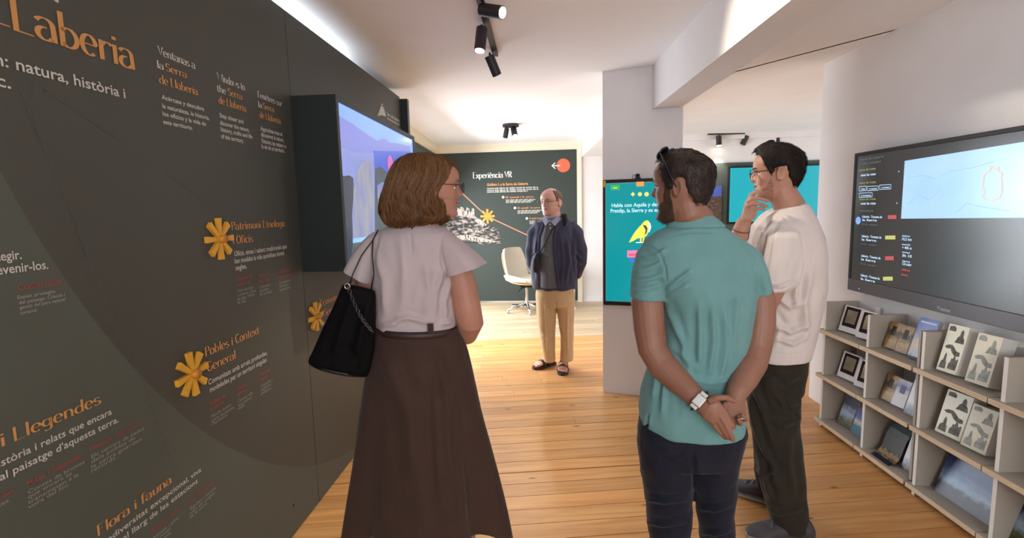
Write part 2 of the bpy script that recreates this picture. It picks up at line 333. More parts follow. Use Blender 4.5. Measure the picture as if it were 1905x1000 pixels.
class Surf:
    """a flat printed surface: s along, z up, normal out"""
    def __init__(s, P, d, n, off=.002): s.P = Vector(P); s.d = Vector(d).normalized(); s.n = Vector(n).normalized(); s.off = off
    def sz(s, px, py):
        q = onplane(px, py, s.P + s.n*s.off, s.n); return ((q - s.P).dot(s.d), q.z)
    def w(s, a, z, off=None): return s.P + s.d*a + Vector((0, 0, z - s.P.z)) + s.n*(s.off if off is None else off)
    def text(s, txt, p0, p1, hpx, m, parent, nib=False, bold=0, name='lettering', thick=.105):
        """baseline from photo pixel p0 to p1, capital height hpx pixels at p0"""
        a0, z0 = s.sz(*p0); a1, z1 = s.sz(*p1); zt = s.sz(p0[0], p0[1]-hpx)[1]
        H = zt - z0
        V, Fc = nib_mesh(txt, thick) if nib else text_mesh(txt, bold)
        if not V: return
        cap = 1.0 if nib else .73
        xa = min(v.x for v in V); xb = max(v.x for v in V); k = (a1-a0)/(xb-xa)
        z = (z0+z1)/2
        mb = MB(); mb.add([s.w(a0 + (v.x-xa)*k, z + v.y/cap*H) for v in V], Fc)
        me = bpy.data.meshes.new(name); me.from_pydata(mb.v, [], mb.f); me.update(); return link(name, me, m, parent)
    def poly(s, pts, m, parent, name, off=None, px=True):
        q = [s.w(*(s.sz(*p) if px else p), off) for p in pts]; me = bpy.data.meshes.new(name); me.from_pydata([tuple(v) for v in q], [], [tuple(range(len(q)))]); me.update()
        return link(name, me, m, parent)
    def disc(s, c, r, m, parent, name, off=None, n=32, a0=0, a1=360):
        return s.poly([(c[0] + r*math.cos(math.radians(a0+(a1-a0)*i/n)), c[1] + r*math.sin(math.radians(a0+(a1-a0)*i/n))) for i in range(n)], m, parent, name, off, px=False)
    def strips(s, pls, wid, m, parent, name, off=None, px=True):
        mb = MB()
        for pl in pls:
            q = [(s.sz(*p) if px else p) for p in pl]
            for (a, z), (b, y) in zip(q[:-1], q[1:]):
                l = math.hypot(b-a, y-z) or 1; nx, nz = -(y-z)/l*wid/2, (b-a)/l*wid/2
                mb.add([s.w(a+nx, z+nz, off), s.w(a-nx, z-nz, off), s.w(b-nx, y-nz, off), s.w(b+nx, y+nz, off)], [(0, 1, 2, 3)])
        me = bpy.data.meshes.new(name); me.from_pydata(mb.v, [], mb.f); me.update(); return link(name, me, m, parent)
# ================================================================ left exhibition wall
LA = math.atan2(.031, .807); ldir = Vector((math.sin(LA), math.cos(LA), 0)); lnor = Vector((math.cos(LA), -math.sin(LA), 0)); LP = Vector((-1.123, 2.191, 0))
LS = Surf(LP, ldir, lnor)
def panel_mat():
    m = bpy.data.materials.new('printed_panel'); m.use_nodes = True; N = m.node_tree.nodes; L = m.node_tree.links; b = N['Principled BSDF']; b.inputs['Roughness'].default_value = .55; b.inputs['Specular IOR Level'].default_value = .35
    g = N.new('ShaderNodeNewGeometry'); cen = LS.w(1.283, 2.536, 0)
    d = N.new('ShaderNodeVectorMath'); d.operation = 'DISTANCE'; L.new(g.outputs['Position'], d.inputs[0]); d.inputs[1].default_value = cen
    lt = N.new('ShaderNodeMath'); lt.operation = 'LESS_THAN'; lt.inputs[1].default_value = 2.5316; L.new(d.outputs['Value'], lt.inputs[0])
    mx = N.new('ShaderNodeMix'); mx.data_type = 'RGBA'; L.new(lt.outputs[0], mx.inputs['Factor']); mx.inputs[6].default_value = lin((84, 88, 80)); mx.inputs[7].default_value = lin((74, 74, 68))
    n = N.new('ShaderNodeTexNoise'); n.inputs['Scale'].default_value = 4; hs = N.new('ShaderNodeHueSaturation'); mr = N.new('ShaderNodeMapRange'); mr.inputs['To Min'].default_value = .95; mr.inputs['To Max'].default_value = 1.05; L.new(n.outputs[0], mr.inputs[0]); L.new(mr.outputs[0], hs.inputs['Value']); L.new(mx.outputs[2], hs.inputs['Color']); L.new(hs.outputs[0], b.inputs['Base Color'])
    return m
M_panel = panel_mat(); M_box = mat('dark_green_lacquer', (34, 41, 40), .5, spec=.35)
seam = LS.sz(594, 928)[0]; PZ = 2.448; pend = LS.sz(744, 187)[0]
def slab(s0, s1, z0, z1, o0, o1, mb=None):
    mb = mb or MB(); return mb.prism([LS.w(s0, z0, o0), LS.w(s1, z0, o0), LS.w(s1, z1, o0), LS.w(s0, z1, o0)], lnor*(o1-o0))
xw = tag(slab(-4.2, pend-.02, 0, PZ-.03, -.16, -.03).build('exhibition_wall', M_box), 'tall dark printed exhibition wall along the left with white and orange lettering', 'display wall')
PAN = []
for a, b in ((-3.55, -1.62), (-1.62, seam), (seam, pend)):
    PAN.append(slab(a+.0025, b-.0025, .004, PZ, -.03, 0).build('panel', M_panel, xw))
slab(pend, pend+.05, .004, PZ-.015, -.16, .062).build('end_post', M_box, xw)
slab(pend+.05, pend+.058, .004, PZ-.015, -.16, .062).build('end_post', mat('edge_grey', (150, 148, 142), .6), xw)
P1, P2 = PAN[1], PAN[2]
T = lambda *a, **k: LS.text(*a, **k)
# big title and subtitle
T('Laberia', (24, 51), (252, 133), 68, M_or, P1, nib=True, thick=.13); T('L', (-42, 29), (19, 50), 74, M_or, P1, nib=True, thick=.13)
LS.strips([[(100, -4), (109, 2)]], .012, M_wh, P1, 'lettering')
T('n: natura, història i', (-10, 117), (234, 184), 24, M_wh, P1, bold=.012); T('c.', (-6, 158), (21, 166), 24, M_wh, P1, bold=.012)
# three translations
for a, b, c, para in (
  (((294, 99.6), (363.6, 129.6), 16, 'Ventanas a'), ((293, 126), (305, 130), (308.4, 130), (348, 146.4), 14, 'la'), ((296.4, 154), (368.4, 177), 16),
   [((301, 183), (380, 207), 'Acércate y descubre'), ((302.4, 199), (390, 224.4), 'la naturaleza, la historia,'), ((303, 213.6), (383.5, 235), 'los oficios y la vida de'), ((304, 229), (358.8, 242.4), 'este territorio.')]),
  (((404.4, 149), (456, 168), 14, 'Windows to'), ((404, 170.4), (421, 174.8), (424.3, 176.4), (451, 186), 13, 'the'), ((406.8, 192), (458.4, 207.6), 14),
   [((408.7, 217.2), (453, 230.4), 'Step closer and'), ((409.7, 231), (464, 246), 'discover the nature,'), ((411, 243.6), (469.7, 258), 'history, crafts and life'), ((411.6, 255.6), (453.6, 266.9), 'of this territory.')]),
  (((480, 181.2), (525.6, 198), 11.5, 'Fenêtres sur'), ((481, 199), (487.6, 201), (489.6, 201.6), (510, 208.8), 11, 'la'), ((483, 218), (522.7, 231), 12),
   [((484.8, 242.4), (525.6, 253), 'Approchez-vous et'), ((486, 254), (528, 263.5), 'découvrez la nature,'), ((487, 265), (532.8, 276), "l'histoire, les métiers et"), ((487, 274.8), (530, 285), 'la vie de ce territoire.')])):
    T(a[3], a[0], a[1], a[2], M_wh, P1, nib=True, thick=.14); T(b[5], b[0], b[1], b[4], M_wh, P1, nib=True, thick=.14); T('Serra', b[2], b[3], b[4], M_or, P1, nib=True, thick=.14)
    T('de Llaberia', c[0], c[1], c[2], M_or, P1, nib=True, thick=.14)
    for p0, p1, t in para: T(t, p0, p1, 8.5, M_wh, P1, bold=.014)
# marker texts
T('Patrimoni Etnologic', (431, 425.6), (531.7, 422), 15, M_or, P1, nib=True, thick=.13); T('i Oficis', (433.7, 452), (471, 450.5), 15, M_or, P1, nib=True, thick=.13)
for p0, p1, t in (((436, 473.8), (533.6, 463.5), 'Oficis, eines i sabers tradicionals que'), ((436.7, 487), (529, 476), 'han modelat la vida quotidiana durant'), ((438.6, 502), (459.5, 498.8), 'segles.')): T(t, p0, p1, 10, M_wh, P1, bold=.01)
def small(cols, par):
    for (x0, y0, x1, y1, dy, heads, lines) in cols:
        sl = (y1-y0)/(x1-x0); y = y0
        for h in heads:
            T(h, (x0, y), (x0 + (x1-x0)*min(1, len(h)/14), y + (x1-x0)*min(1, len(h)/14)*sl), dy*.8, M_rd, par, bold=.01); y += dy*1.05
        for l in lines:
            w = (x1-x0)*min(1.05, len(l)/16); T(l, (x0+2, y), (x0+2+w, y+w*sl), dy*.62, M_gr, par); y += dy*.72
small([(439.8, 522, 474, 514.5, 10, ['Calçotada de', 'vinya i oli'], ['Terra de vinya', 'i oliveres, pous', 'de glaç i forns', 'de calç.']),
       (481.5, 516, 512, 509, 9.4, ['Feines de', 'bosc i mar'], ['Carboners i', 'pescadors', 'de la costa.']),
       (518, 509, 549, 502, 9, ['Oficis del', 'segle passat'], ['Cistellers,', 'ferrers i', 'teixidores.'])], P1)
T('Pobles i Context', (382.4, 662), (482.3, 620.5), 18, M_or, P1, nib=True, thick=.13); T('General', (385.5, 690), (438.7, 667.6), 18, M_or, P1, nib=True, thick=.13)
for p0, p1, t in (((388, 714.3), (497.5, 660), 'Comunitats amb arrels profundes,'), ((390.4, 727.6), (497.5, 673), 'modelades per un territori singular.')): T(t, p0, p1, 11, M_wh, P1, bold=.01)
small([(391, 752, 437, 731, 10.5, ['Pobles de', 'la serra'], ['Nuclis antics', 'entre muntanyes', 'i barrancs.']),
       (441, 726, 478, 708, 10, ['Masies i', 'camins'], ['Camins vells', 'que uneixen', 'valls.']),
       (483.5, 699, 518, 682, 9.6, ['Historia', 'comuna'], ['Castells i', 'esglésies', 'antigues.'])], P1)
T('Economia', (596, 569), (634, 554), 12.5, M_or, P2, nib=True, thick=.13); T('i Serveis', (599, 588), (631, 575), 12.5, M_or, P2, nib=True, thick=.13); T('Agricultura,', (599, 605), (634, 590), 8, M_wh, P2, bold=.01)
T('i Llegendes', (3, 827), (189, 752), 27, M_or, P1, nib=True, thick=.12)
T('història i relats que encara', (-16, 872), (208.6, 772.5), 16, M_wh, P1, bold=.008); T("al paisatge d'aquesta terra.", (0, 892), (221, 786), 16, M_wh, P1, bold=.008)
small([(50, 901, 151, 853, 13, ['Mites i llegendes'], ['Contes de bruixes', 'que encara es', 'transmeten a la', 'vora del foc']), (168, 837, 262, 790, 12.5, ['Història i patrimoni'], ['Els carrers de pedra', 'dels pobles de', 'la serra guarden', 'records.']), (-70, 962, 27, 915.5, 13, ['Festes populars'], ['Balls i festes', 'tot el any'])], P1)
T('Flora i fauna', (182, 995), (319.5, 899), 21, M_or, P1, nib=True, thick=.13)
T('La biodiversitat excepcional, viva', (160, 1035), (374.6, 879), 13, M_wh, P1, bold=.008); T("s'adapta al llarg de les estacions", (160, 1056), (368, 900), 13, M_wh, P1, bold=.008)
small([(351, 936, 398, 900, 11, ['Aus rapinyaires'], ['Àguiles i falcons', 'nien als cingles', 'de la serra']), (281.7, 991, 337, 948, 11.5, ['Boscos i prats'], ['Alzines i pins', 'amb romaní', 'i farigola'])], P1)
T('protegir.', (-42, 488.5), (40.8, 481.3), 19, M_wh, P1, bold=.012); T('prevenir-los.', (-28, 511.5), (90.4, 500.8), 19, M_wh, P1, bold=.012)
T('Conservació', (32.8, 540.8), (114.4, 526.4), 12, M_rd, P1, bold=.012)
for p0, p1, t in (((32.8, 555), (103, 544.8), 'Espais protegits'), ((35.5, 565.6), (120.8, 550.4), 'del paisatge. Ciència i'), ((36.8, 574.4), (121.6, 559), 'gestió del parc natural'), ((38, 584.8), (70, 578.4), 'comarcal.')): T(t, p0, p1, 7, M_gr, P1, bold=.01)
# dashed trails
def dashes(pts, step, duty):
    q = [LS.sz(*p) for p in pts]; out = []; acc = 0
    for (a, z), (b, y) in zip(q[:-1], q[1:]):
        l = math.hypot(b-a, y-z); n = max(1, round(l/step))
        for i in range(n): t0 = i/n; t1 = (i+duty)/n; out.append([(a+(b-a)*t0, z+(y-z)*t0), (a+(b-a)*t1, z+(y-z)*t1)])
    return out
M_dash = mat('grey_dash_print', (78, 80, 79), .75)
LS.strips(dashes([(20, 120), (135, 200), (260, 287), (425, 405)], .042, .5),   .0045, M_dash, P1, 'dashed_line', px=False)
LS.strips(dashes([(38, 165), (52, 200), (80, 270), (105, 325), (130, 385), (147, 430), (170, 494), (206, 582), (236, 653), (264, 703), (297, 802), (319, 857)], .045, .5),   .0045, M_dash, P1, 'dashed_line', px=False)
LS.disc(LS.sz(546, 939), .007, M_dark, P1, 'scuff', n=8)
# logo on the right-hand panel
for pts in ([(702, 216), (709, 196), (713, 199), (716, 207), (718, 217), (710, 214)], [(709, 195), (711, 192), (713, 195)]): LS.poly(pts, M_wh, P2, 'logo')
T('Serra de Llaberia', (720, 215), (743, 226.5), 6, M_wh, P2, bold=.02); T('consorci', (720, 222), (743, 233), 5, M_wh, P2, bold=.02)
# ---------------------------------------------------------------- wooden star markers
M_yel = mat('yellow_painted_wood', (222, 164, 52), .5, var=.05, vscale=20)
pet = MB(); w0, w1, r0, r1, th = .0062, .0115, .012, .076, .013
pet.add([(-w0, r0, 0), (w0, r0, 0), (w1, r1, 0), (-w1, r1, 0), (-w0, r0, th), (w0, r0, th), (w1, r1, th), (-w1, r1, th)], [(0, 3, 2, 1), (4, 5, 6, 7), (0, 1, 5, 4), (1, 2, 6, 5), (2, 3, 7, 6), (3, 0, 4, 7)])
pet_me = pet.mesh('petal'); pet_me.materials.append(M_yel)
knob_me = MB().cyl((0, 0, .0), (0, 0, .03), .0165, .015, 20).mesh('knob'); knob_me.materials.append(mat('ochre_painted_wood', (196, 128, 28), .45)); knob_me.shade_smooth()
BM = Matrix((ldir, Vector((0, 0, 1)), lnor)).transposed().to_4x4()
for (px, py), lab, rot in (((406, 444), 'yellow wooden eight-armed star marker beside the Patrimoni heading', 0), ((355, 695), 'yellow wooden eight-armed star marker beside the Pobles heading', .12), ((586, 588), 'smallest-looking yellow wooden star marker, beside the black shoulder bag', .05)):
    a, z = LS.sz(px, py); t = thing('star_marker', (0, 0, 0), lab, 'wall marker', 'star markers on the exhibition wall')
    t.matrix_world = Matrix.Translation(LS.w(a, z, .001)) @ BM
    for k in range(8):
        o = bpy.data.objects.new('petal', pet_me); C.objects.link(o); o.parent = t; o.rotation_euler = (0, 0, rot + k*math.pi/4)
    o = bpy.data.objects.new('knob', knob_me); C.objects.link(o); o.parent = t
# ---------------------------------------------------------------- boxed screen on the left wall
bs0 = LS.sz(540, 173)[0]; bo = .215
BSf = Surf(LP + lnor*bo, ldir, lnor)
bs1 = BSf.sz(770, 262)[0]; bz1 = 2.058; bz0 = 1.215
bx = tag(slab(bs0, bs1, bz0, bz1, .001, bo-.012).build('screen_cabinet', M_box), 'dark green box on the left exhibition wall framing a mountain landscape screen', 'screen')
for (a, b, z0, z1) in ((bs0, bs1, bz1-.028, bz1), (bs0, bs1, bz0, bz0+.028), (bs0, bs0+.03, bz0+.028, bz1-.028), (bs1-.03, bs1, bz0+.028, bz1-.028)):
    slab(a, b, z0, z1, bo-.012, bo+.006).build('bezel', M_black if z1-z0 > .1 and a > bs0 else M_box, bx)
def screen(surf, a0, a1, z0, z1, col, parent, e=1.0, off=0, name='screen_panel', col2=None, rough=.15, **k):
    mb = MB().prism([surf.w(a0, z0, off-.004), surf.w(a1, z0, off-.004), surf.w(a1, z1, off-.004), surf.w(a0, z1, off-.004)], surf.n*.004)
    return mb.build(name, mat('scr_'+'%d_%d_%d' % col + ('b' if col2 else ''), col, rough, emit=e, col2=col2, spec=k.pop('spec', .5), **k), parent)
s0, s1, z0, z1 = bs0+.03, bs1-.03, bz0+.028, bz1-.028
sp = screen(BSf, s0, s1, z0, z1, (112, 160, 238), bx, .62)
E1 = lambda n, c, e=.85, **k: mat('scr_' + n, c, .2, emit=e, spec=.4, **k)
def fr(u, v): return (s0 + (s1-s0)*u, z0 + (z1-z0)*v)       # fractions of the screen
def scr_poly(pts, m, lev): BSf.poly([fr(*p) for p in pts], m, sp, 'screen_image', .0008*lev, px=False)
rn = random.Random(11)
def ridge(u0, u1, base, pts, n=26, amp=.012):
    out = []
    for i in range(n+1):
        u = u0 + (u1-u0)*i/n
        for (a, ya), (b, yb) in zip(pts[:-1], pts[1:]):
            if a <= u <= b: y = ya + (yb-ya)*(u-a)/(b-a); break
        out.append((u, y + rn.uniform(-amp, amp)))
    return [(u0, base)] + out + [(u1, base)]
PXP = lambda pts, m, lev: BSf.poly([BSf.sz(*q) for q in pts], m, sp, 'screen_image', .0008*lev, px=False)
def jag(pts, amp=1.2, n=3):
    out = []
    for (x0, y0), (x1, y1) in zip(pts[:-1], pts[1:]):
        for k in range(n): t = k/n; out.append((x0+(x1-x0)*t + (rn.uniform(-amp, amp)*.4 if k else 0), y0+(y1-y0)*t + (rn.uniform(-amp, amp) if k else 0)))
    return out + [pts[-1]]
b_l, b_r = (643, 497), (765, 408)
PXP([(641, 480)] + [(626, 212)] + jag([(626, 214), (657, 231), (679, 246), (701, 261), (716, 258), (727, 266), (745, 268), (764, 272)]) + [(765, 408)], E1('far_ridge', (112, 122, 205), .6), 1)
PXP([(641, 480), (630, 272), (660, 283), (700, 285), (764, 284), (765, 408)], E1('haze', (132, 148, 214), .6, col2=(118, 130, 196), vscale=3), 2)
PXP([(636, 327)] + jag([(636, 327), (650, 326), (657, 331)], .6) + jag([(657, 331), (658, 360), (655, 400), (656, 445)], 1) + [(655, 488), (643, 495)], E1('wood', (34, 54, 92), .55, col2=(24, 40, 48), vscale=40), 3)
PXP([(657, 486)] + jag([(657, 486), (657, 350), (664, 318), (674, 300), (682, 296), (694, 304), (697, 330), (700, 380), (704, 440)], 1.6) + [(704, 455)], E1('cliff', (160, 166, 160), .55, col2=(124, 128, 190), vscale=18, vstretch=(1, 1, .3)), 4)
PXP([(656, 486), (655, 452), (668, 446), (690, 448), (706, 436), (706, 454)], E1('bush', (96, 110, 92), .5, col2=(48, 66, 62), vscale=50), 5)
PXP([(656, 443.5), (700, 437), (700, 445), (656, 452)], E1('banner', (132, 186, 236), .7), 6)
PXP([(696, 280), (765, 282), (765, 408), (697, 452)], E1('inset', (44, 86, 200), .6), 6)
PXP([(697, 452)] + jag([(697, 313), (706, 309), (716, 318), (728, 322), (742, 312), (765, 318)], 1) + [(765, 408)], E1('inset_hill', (52, 84, 98), .55, col2=(36, 62, 70), vscale=14), 7)
PXP([(700, 345), (710, 338), (722, 342), (724, 372), (702, 380)], E1('inset_rock', (90, 110, 200), .55, col2=(150, 160, 170), vscale=20, vstretch=(1, 1, .3)), 8)
cx_, cz_ = BSf.sz(725, 306); BSf.disc((cx_, cz_), .058, E1('pink_disc', (200, 98, 170), .65), sp, 'screen_image', .0072)
# ================================================================ back wall: VR panel
BS = Surf(bw(0, 0, .02), bdir, -bnor)
M_vr = mat('dark_teal_panel', (54, 62, 57), .8, var=.04, vscale=2)
vp = tag(bslab(MB(), -1.41, .80, .02, 2.40, .002, .02).build('vr_panel', M_vr), 'dark green wall panel headed Experiència VR behind the standing man', 'wall panel')
M_rdisc = mat('coral_red_disc', (232, 104, 70), .6); M_or2 = mat('orange_print_bright', (226, 150, 84), .6); M_wh2 = mat('white_print_bright', (232, 228, 218), .6); M_sal = mat('salmon_print', (206, 124, 96), .6); M_yst = mat('amber_print', (216, 140, 46), .6)
a, z = BS.sz(1048, 307.5); BS.disc((a, z), .105, M_rdisc, vp, 'red_disc')
BS.strips([[(1026, 308), (1042, 308)], [(1033, 302.5), (1027, 308), (1033, 313.5)]], .016, M_wh2, vp, 'arrow', off=.004)
BS.text('Experiència VR', (880, 331), (952.5, 330), 11, M_wh2, vp, nib=True, thick=.15)
BS.text('Guillem I, a la Serra de Llaberia', (906, 345), (982.5, 344), 5, M_or2, vp, bold=.02)
for y, x1 in ((350.3, 1001), (353.8, 1002), (357.2, 982)): BS.text('recorre amb ulleres de realitat virtual els camins del castell'[:int((x1-906)*.6)], (906, y), (x1, y), 3, M_wh2, vp, bold=.012)
for x, y, x1 in ((937, 367, 993), (959, 387, 1005), (981, 406.5, 1010)):
    a, z = BS.sz(x-1, y-.5); BS.disc((a, z), .02, M_wh2, vp, 'bullet', n=12)
    BS.text('El castell i la serra', (x+4, y+.8), (x1, y+.6), 3.4, M_or2, vp, bold=.004)
    for k in (0, 1, 2): BS.text('una vista del cim amb ulleres', (x+4, y+5+k*2.4), (x1+3-k*4, y+4.8+k*2.4), 2.1, M_wh2, vp, bold=.012)
BS.strips([[(850, 350), (905, 401.5)], [(905, 401.5), (1000, 446)]], .016, M_sal, vp, 'trail_line')
# engraved castle picture: ruined towers over dark rock
M_eng = mat('engraving', (34, 29, 29), .7, col2=(150, 138, 128), ramp=(.46, .64), vscale=15, vstretch=(1, 1, 2.2)); M_eng2 = mat('engraving_pale', (168, 156, 144), .7, col2=(60, 52, 50), ramp=(.5, .62), vscale=22, vstretch=(2, 1, .6))
rk = random.Random(5)
top = [(826, 411), (836, 404), (848, 398), (858, 396), (872, 398), (884, 402), (894, 409), (902, 418), (914, 420), (926, 424)]
pts = [(826, 452)] + [(x, y + rk.uniform(-1.5, 1.5)) for x, y in top] + [(930, 440), (932, 453), (900, 454), (860, 450)]
BS.poly(pts, M_eng, vp, 'castle_engraving', .003)
tw = [(850, 400), (851, 386), (856, 389), (857, 384), (862, 386), (864, 392), (867, 392), (868, 385), (873, 388), (874, 394), (877, 394), (878, 387), (882, 388), (883, 401), (890, 408), (870, 404)]
BS.poly(tw, M_eng2, vp, 'castle_engraving', .0036)
for pts in ([(880, 404), (894, 408), (906, 418), (900, 421), (886, 413)], [(840, 440), (870, 436), (905, 444), (930, 450), (890, 450)], [(868, 424), (890, 428), (898, 433), (876, 431)]): BS.poly(pts, M_eng2, vp, 'castle_engraving', .0036)
a, z = BS.sz(907, 402)
BS.strips([[(a+.03*math.cos(t), z+.03*math.sin(t)), (a+.115*math.cos(t), z+.115*math.sin(t))] for t in [k*math.pi/4 for k in range(8)]], .034, M_yst, vp, 'star', off=.006, px=False)
BS.disc((a, z), .04, M_yst, vp, 'star', .006, n=16)
# ================================================================ right back room: panel, picture, teal screen
rp = tag(bslab(MB(), 2.2, 5.3, .0, 2.12, .002, .03).build('green_panel', mat('olive_green_panel', (74, 84, 78), .65)), 'dark green wall panel behind the two men, carrying the wide teal screen', 'wall panel')
pic = tag(bslab(MB(), 2.35, 2.98, 1.1, 1.78, .031, .05).build('town_picture', mat('night_town_print', (30, 26, 26), .6, col2=(112, 88, 70), vscale=16, vstretch=(1, 1, 2.4))), 'dark picture of a town with a blue top, right of the sunglasses', 'picture')
PS = Surf(bw(0, 0, .05), bdir, -bnor); PS.poly([(2.35, 1.62), (2.98, 1.62), (2.98, 1.78), (2.35, 1.78)], mat('blue_print', (74, 96, 190), .6), pic, 'blue_sky', .001, px=False)
tx0, tx1, tz0, tz1 = 3.06, 4.52, 1.2, 2.06
tt = tag(bslab(MB(), tx0, tx1, tz0, tz1, .032, .10).build('wall_screen', M_black, bevel=.006), 'wide teal television on the dark green panel behind the bespectacled man', 'television')
TS = Surf(bw(0, 0, .101), bdir, -bnor); screen(TS, tx0+.025, tx1-.025, tz0+.03, tz1-.025, (34, 172, 186), tt, .6, off=.003)
# ================================================================ column touch screen
CSn = -cnor; CS0 = Surf(c0, cdir, CSn)
a0 = CS0.sz(1122, 450)[0] + .006; a1 = a0 + .50; kz0 = CS0.sz(1124, 565)[1]; kz1 = CS0.sz(1124, 335)[1]
def cslab(mb, s0, s1, z0, z1, o0, o1): return mb.prism([CS0.w(s0, z0, o0), CS0.w(s1, z0, o0), CS0.w(s1, z1, o0), CS0.w(s0, z1, o0)], CSn*(o1-o0))
kt = tag(cslab(MB(), a0, a1, kz0, kz1, .001, .045).build('touch_screen', M_black, bevel=.003), 'upright teal touch screen with yellow eagle hung on the white column', 'touch screen')
KS = Surf(c0 + CSn*.0455, cdir, CSn, .001)
ka0 = a0+.022; ka1 = a1-.022; qz0 = kz0+.035; qz1 = kz1-.03
cslab(MB(), ka0-.004, ka1+.004, qz0-.004, qz1+.004, .04, .0465).build('inner_frame', mat('aluminium', (190, 190, 186), .35, metal=.8), kt)
ks = screen(KS, ka0, ka1, qz0, qz1, (2, 146, 154), kt, .62, off=.005)
EM = lambda c, e=.64: mat('glow_%d_%d_%d' % c, c, .3, emit=e)
def kp(pts, c, lev=6, name='screen_image', e=.8): return KS.poly(pts, EM(c, e), ks, name, .005+.0006*lev/3)
kp([(1136, 344), (1153, 343.5), (1153, 353), (1136, 353.5)], (58, 158, 66)); KS.text('volver', (1140, 350.5), (1149, 350.3), 3, EM((220, 240, 220)), ks, bold=.02).location = CSn*.007
kp([(1184, 338), (1198, 337.6), (1198, 346), (1184, 346.5)], (236, 140, 66))
for x, n in ((1177.5, 4), (1190.5, 8), (1203, 12)):
    a, z = KS.sz(x, 361); KS.poly([(a + (.018 if i % 2 == 0 else .009 + .001*n/2)*math.cos(math.pi*i/n), z + (.018 if i % 2 == 0 else .009 + .001*n/2)*math.sin(math.pi*i/n)) for i in range(2*n)], EM((240, 222, 120)), ks, 'screen_image', .007, px=False)
for tx, p0, p1 in (('Habla con Aquila y descubre', (1138, 384.5), (1249, 383)), ('Pratdip, la Sierra y su entorno', (1136, 394.5), (1249, 393.5))):
    o = KS.text(tx, p0, p1, 7, EM((196, 236, 244)), ks, bold=.022); o.location = CSn*.007
bird = [(1170, 451), (1174, 443), (1180, 433), (1187, 424), (1194, 417), (1198, 412), (1201, 410), (1205, 409.5), (1208, 412), (1209, 417), (1207, 422), (1206, 430), (1204, 437), (1199, 441), (1194, 442), (1186, 443), (1178, 448)]
kp(bird, (246, 214, 84), 6); kp([(1205, 412), (1210, 415), (1211.5, 422), (1209, 430), (1206, 433), (1207.5, 424), (1206.5, 417)], (236, 240, 236), 8); kp([(1196, 418), (1202, 419), (1205, 425), (1203, 433), (1199, 438), (1201, 428)], (64, 74, 80), 8)
kp([(1191, 442), (1194, 442), (1193, 450), (1190.5, 450)], (246, 214, 84), 8); kp([(1196, 441), (1199, 441), (1198, 450), (1195.5, 450)], (246, 214, 84), 8); kp([(1183, 450), (1206, 449.6), (1206, 451.2), (1183, 451.6)], (240, 240, 230), 8)
kp([(1167, 465.5), (1226, 464.5), (1226, 477.5), (1167, 478.5)], (232, 120, 160)); o = KS.text('hablar con Aquila', (1170, 475.5), (1222, 474.5), 4.5, EM((214, 50, 90)), ks, bold=.03); o.location = CSn*.0075
kp([(1171, 480.5), (1186, 480.2), (1186, 487), (1171, 487.3)], (60, 104, 190))
KS.poly([(1121, 336), (1127, 336), (1127, 348), (1121, 348)], mat('yellow_tape', (214, 180, 60), .7), kt, 'yellow_tape', .0015)
wc = thing('webcam', CS0.w(CS0.sz(1186, 330)[0], kz1, .03), 'small black webcam clipped on top of the eagle touch screen', 'webcam')
p = CS0.w(CS0.sz(1187, 330)[0], kz1, .03); MB().box(p + Vector((0, 0, .022)), (.028, .03, .03)).build('camera_head', M_black, wc, bevel=.006); MB().box(p + Vector((0, 0, .005)), (.035, .05, .010)).build('clip', M_black, wc, bevel=.002)
MB().cyl(p + Vector((0, 0, .023)) - cnor*.015, p + Vector((0, 0, .023)) - cnor*.02, .009, n=14).build('lens', mat('lens_glass', (18, 20, 26), .08), wc)
MB().tube([p + Vector((-.012, 0, .02)), p + Vector((-.035, 0, .03)), p + Vector((-.04, .01, .01)), p + Vector((-.03, .02, -.02))], .002, 6).build('cable', M_black, wc)
# ================================================================ big interactive display on the right wall
RX = 2.075
RS = Surf((RX, 3.32, 0), (0, -1, 0), (-1, 0, 0), .001)
tv = thing('interactive_display', (2.1, 2.4, .94), 'huge black-framed interactive display with map, mounted above the brochure shelf', 'display screen')
y1 = 3.33; y0 = 1.60; zt, zb = 1.797, .935
M_tvf = mat('sheen_grey_bezel', (88, 88, 92), .35, metal=.3)  # bottom bezel's reflected sheen is put into this lighter grey
MB().bb(RX+.004, 2.164, y0, y1, zb+.01, zt-.005).build('housing', M_black, tv)
for nm, (ya, yb, za, zb_) in (('bezel', (y0, y1, zt-.022, zt)), ('bezel', (y1-.022, y1, zb+.075, zt-.022)), ('bezel', (y0, y0+.022, zb+.075, zt-.022)), ('bottom_bezel', (y0, y1, zb, zb+.075))):
    MB().bb(RX-.008, RX+.004, ya, yb, za, zb_).build(nm, M_tvf if nm == 'bottom_bezel' else M_black, tv, bevel=.003)
rs = screen(RS, .012, y1-y0-.012+.0, zb+.076, zt-.022, (38, 46, 50), tv, .16, off=.003, rough=.26, spec=1.0)
def rpoly(pts, c, lev=1, e=.6, col2=None, **k): return RS.poly(pts, mat('map_%d_%d_%d' % c, c, .26, emit=e, col2=col2, spec=1.0, **k), rs, 'screen_image', .003+.0006*lev)
rpoly([(1684, 299), (1960, 255), (1960, 404), (1677, 406.5)], (150, 194, 244), 1, .66, col2=(178, 210, 248), vscale=2.2)
M_out = mat('map_orange_outline', (222, 164, 146), .3, emit=.95); M_mapl = mat('map_grey_line', (136, 178, 228), .3, emit=.75)
RS.strips([[(1832, 327), (1829, 345), (1834, 358), (1828, 365), (1836, 372), (1850, 373), (1862, 367), (1866, 350), (1864, 330), (1866, 322), (1858, 318), (1860, 310), (1853, 315), (1845, 309), (1843, 318), (1836, 321), (1832, 327)]], .006, M_out, rs, 'screen_image', off=.006)
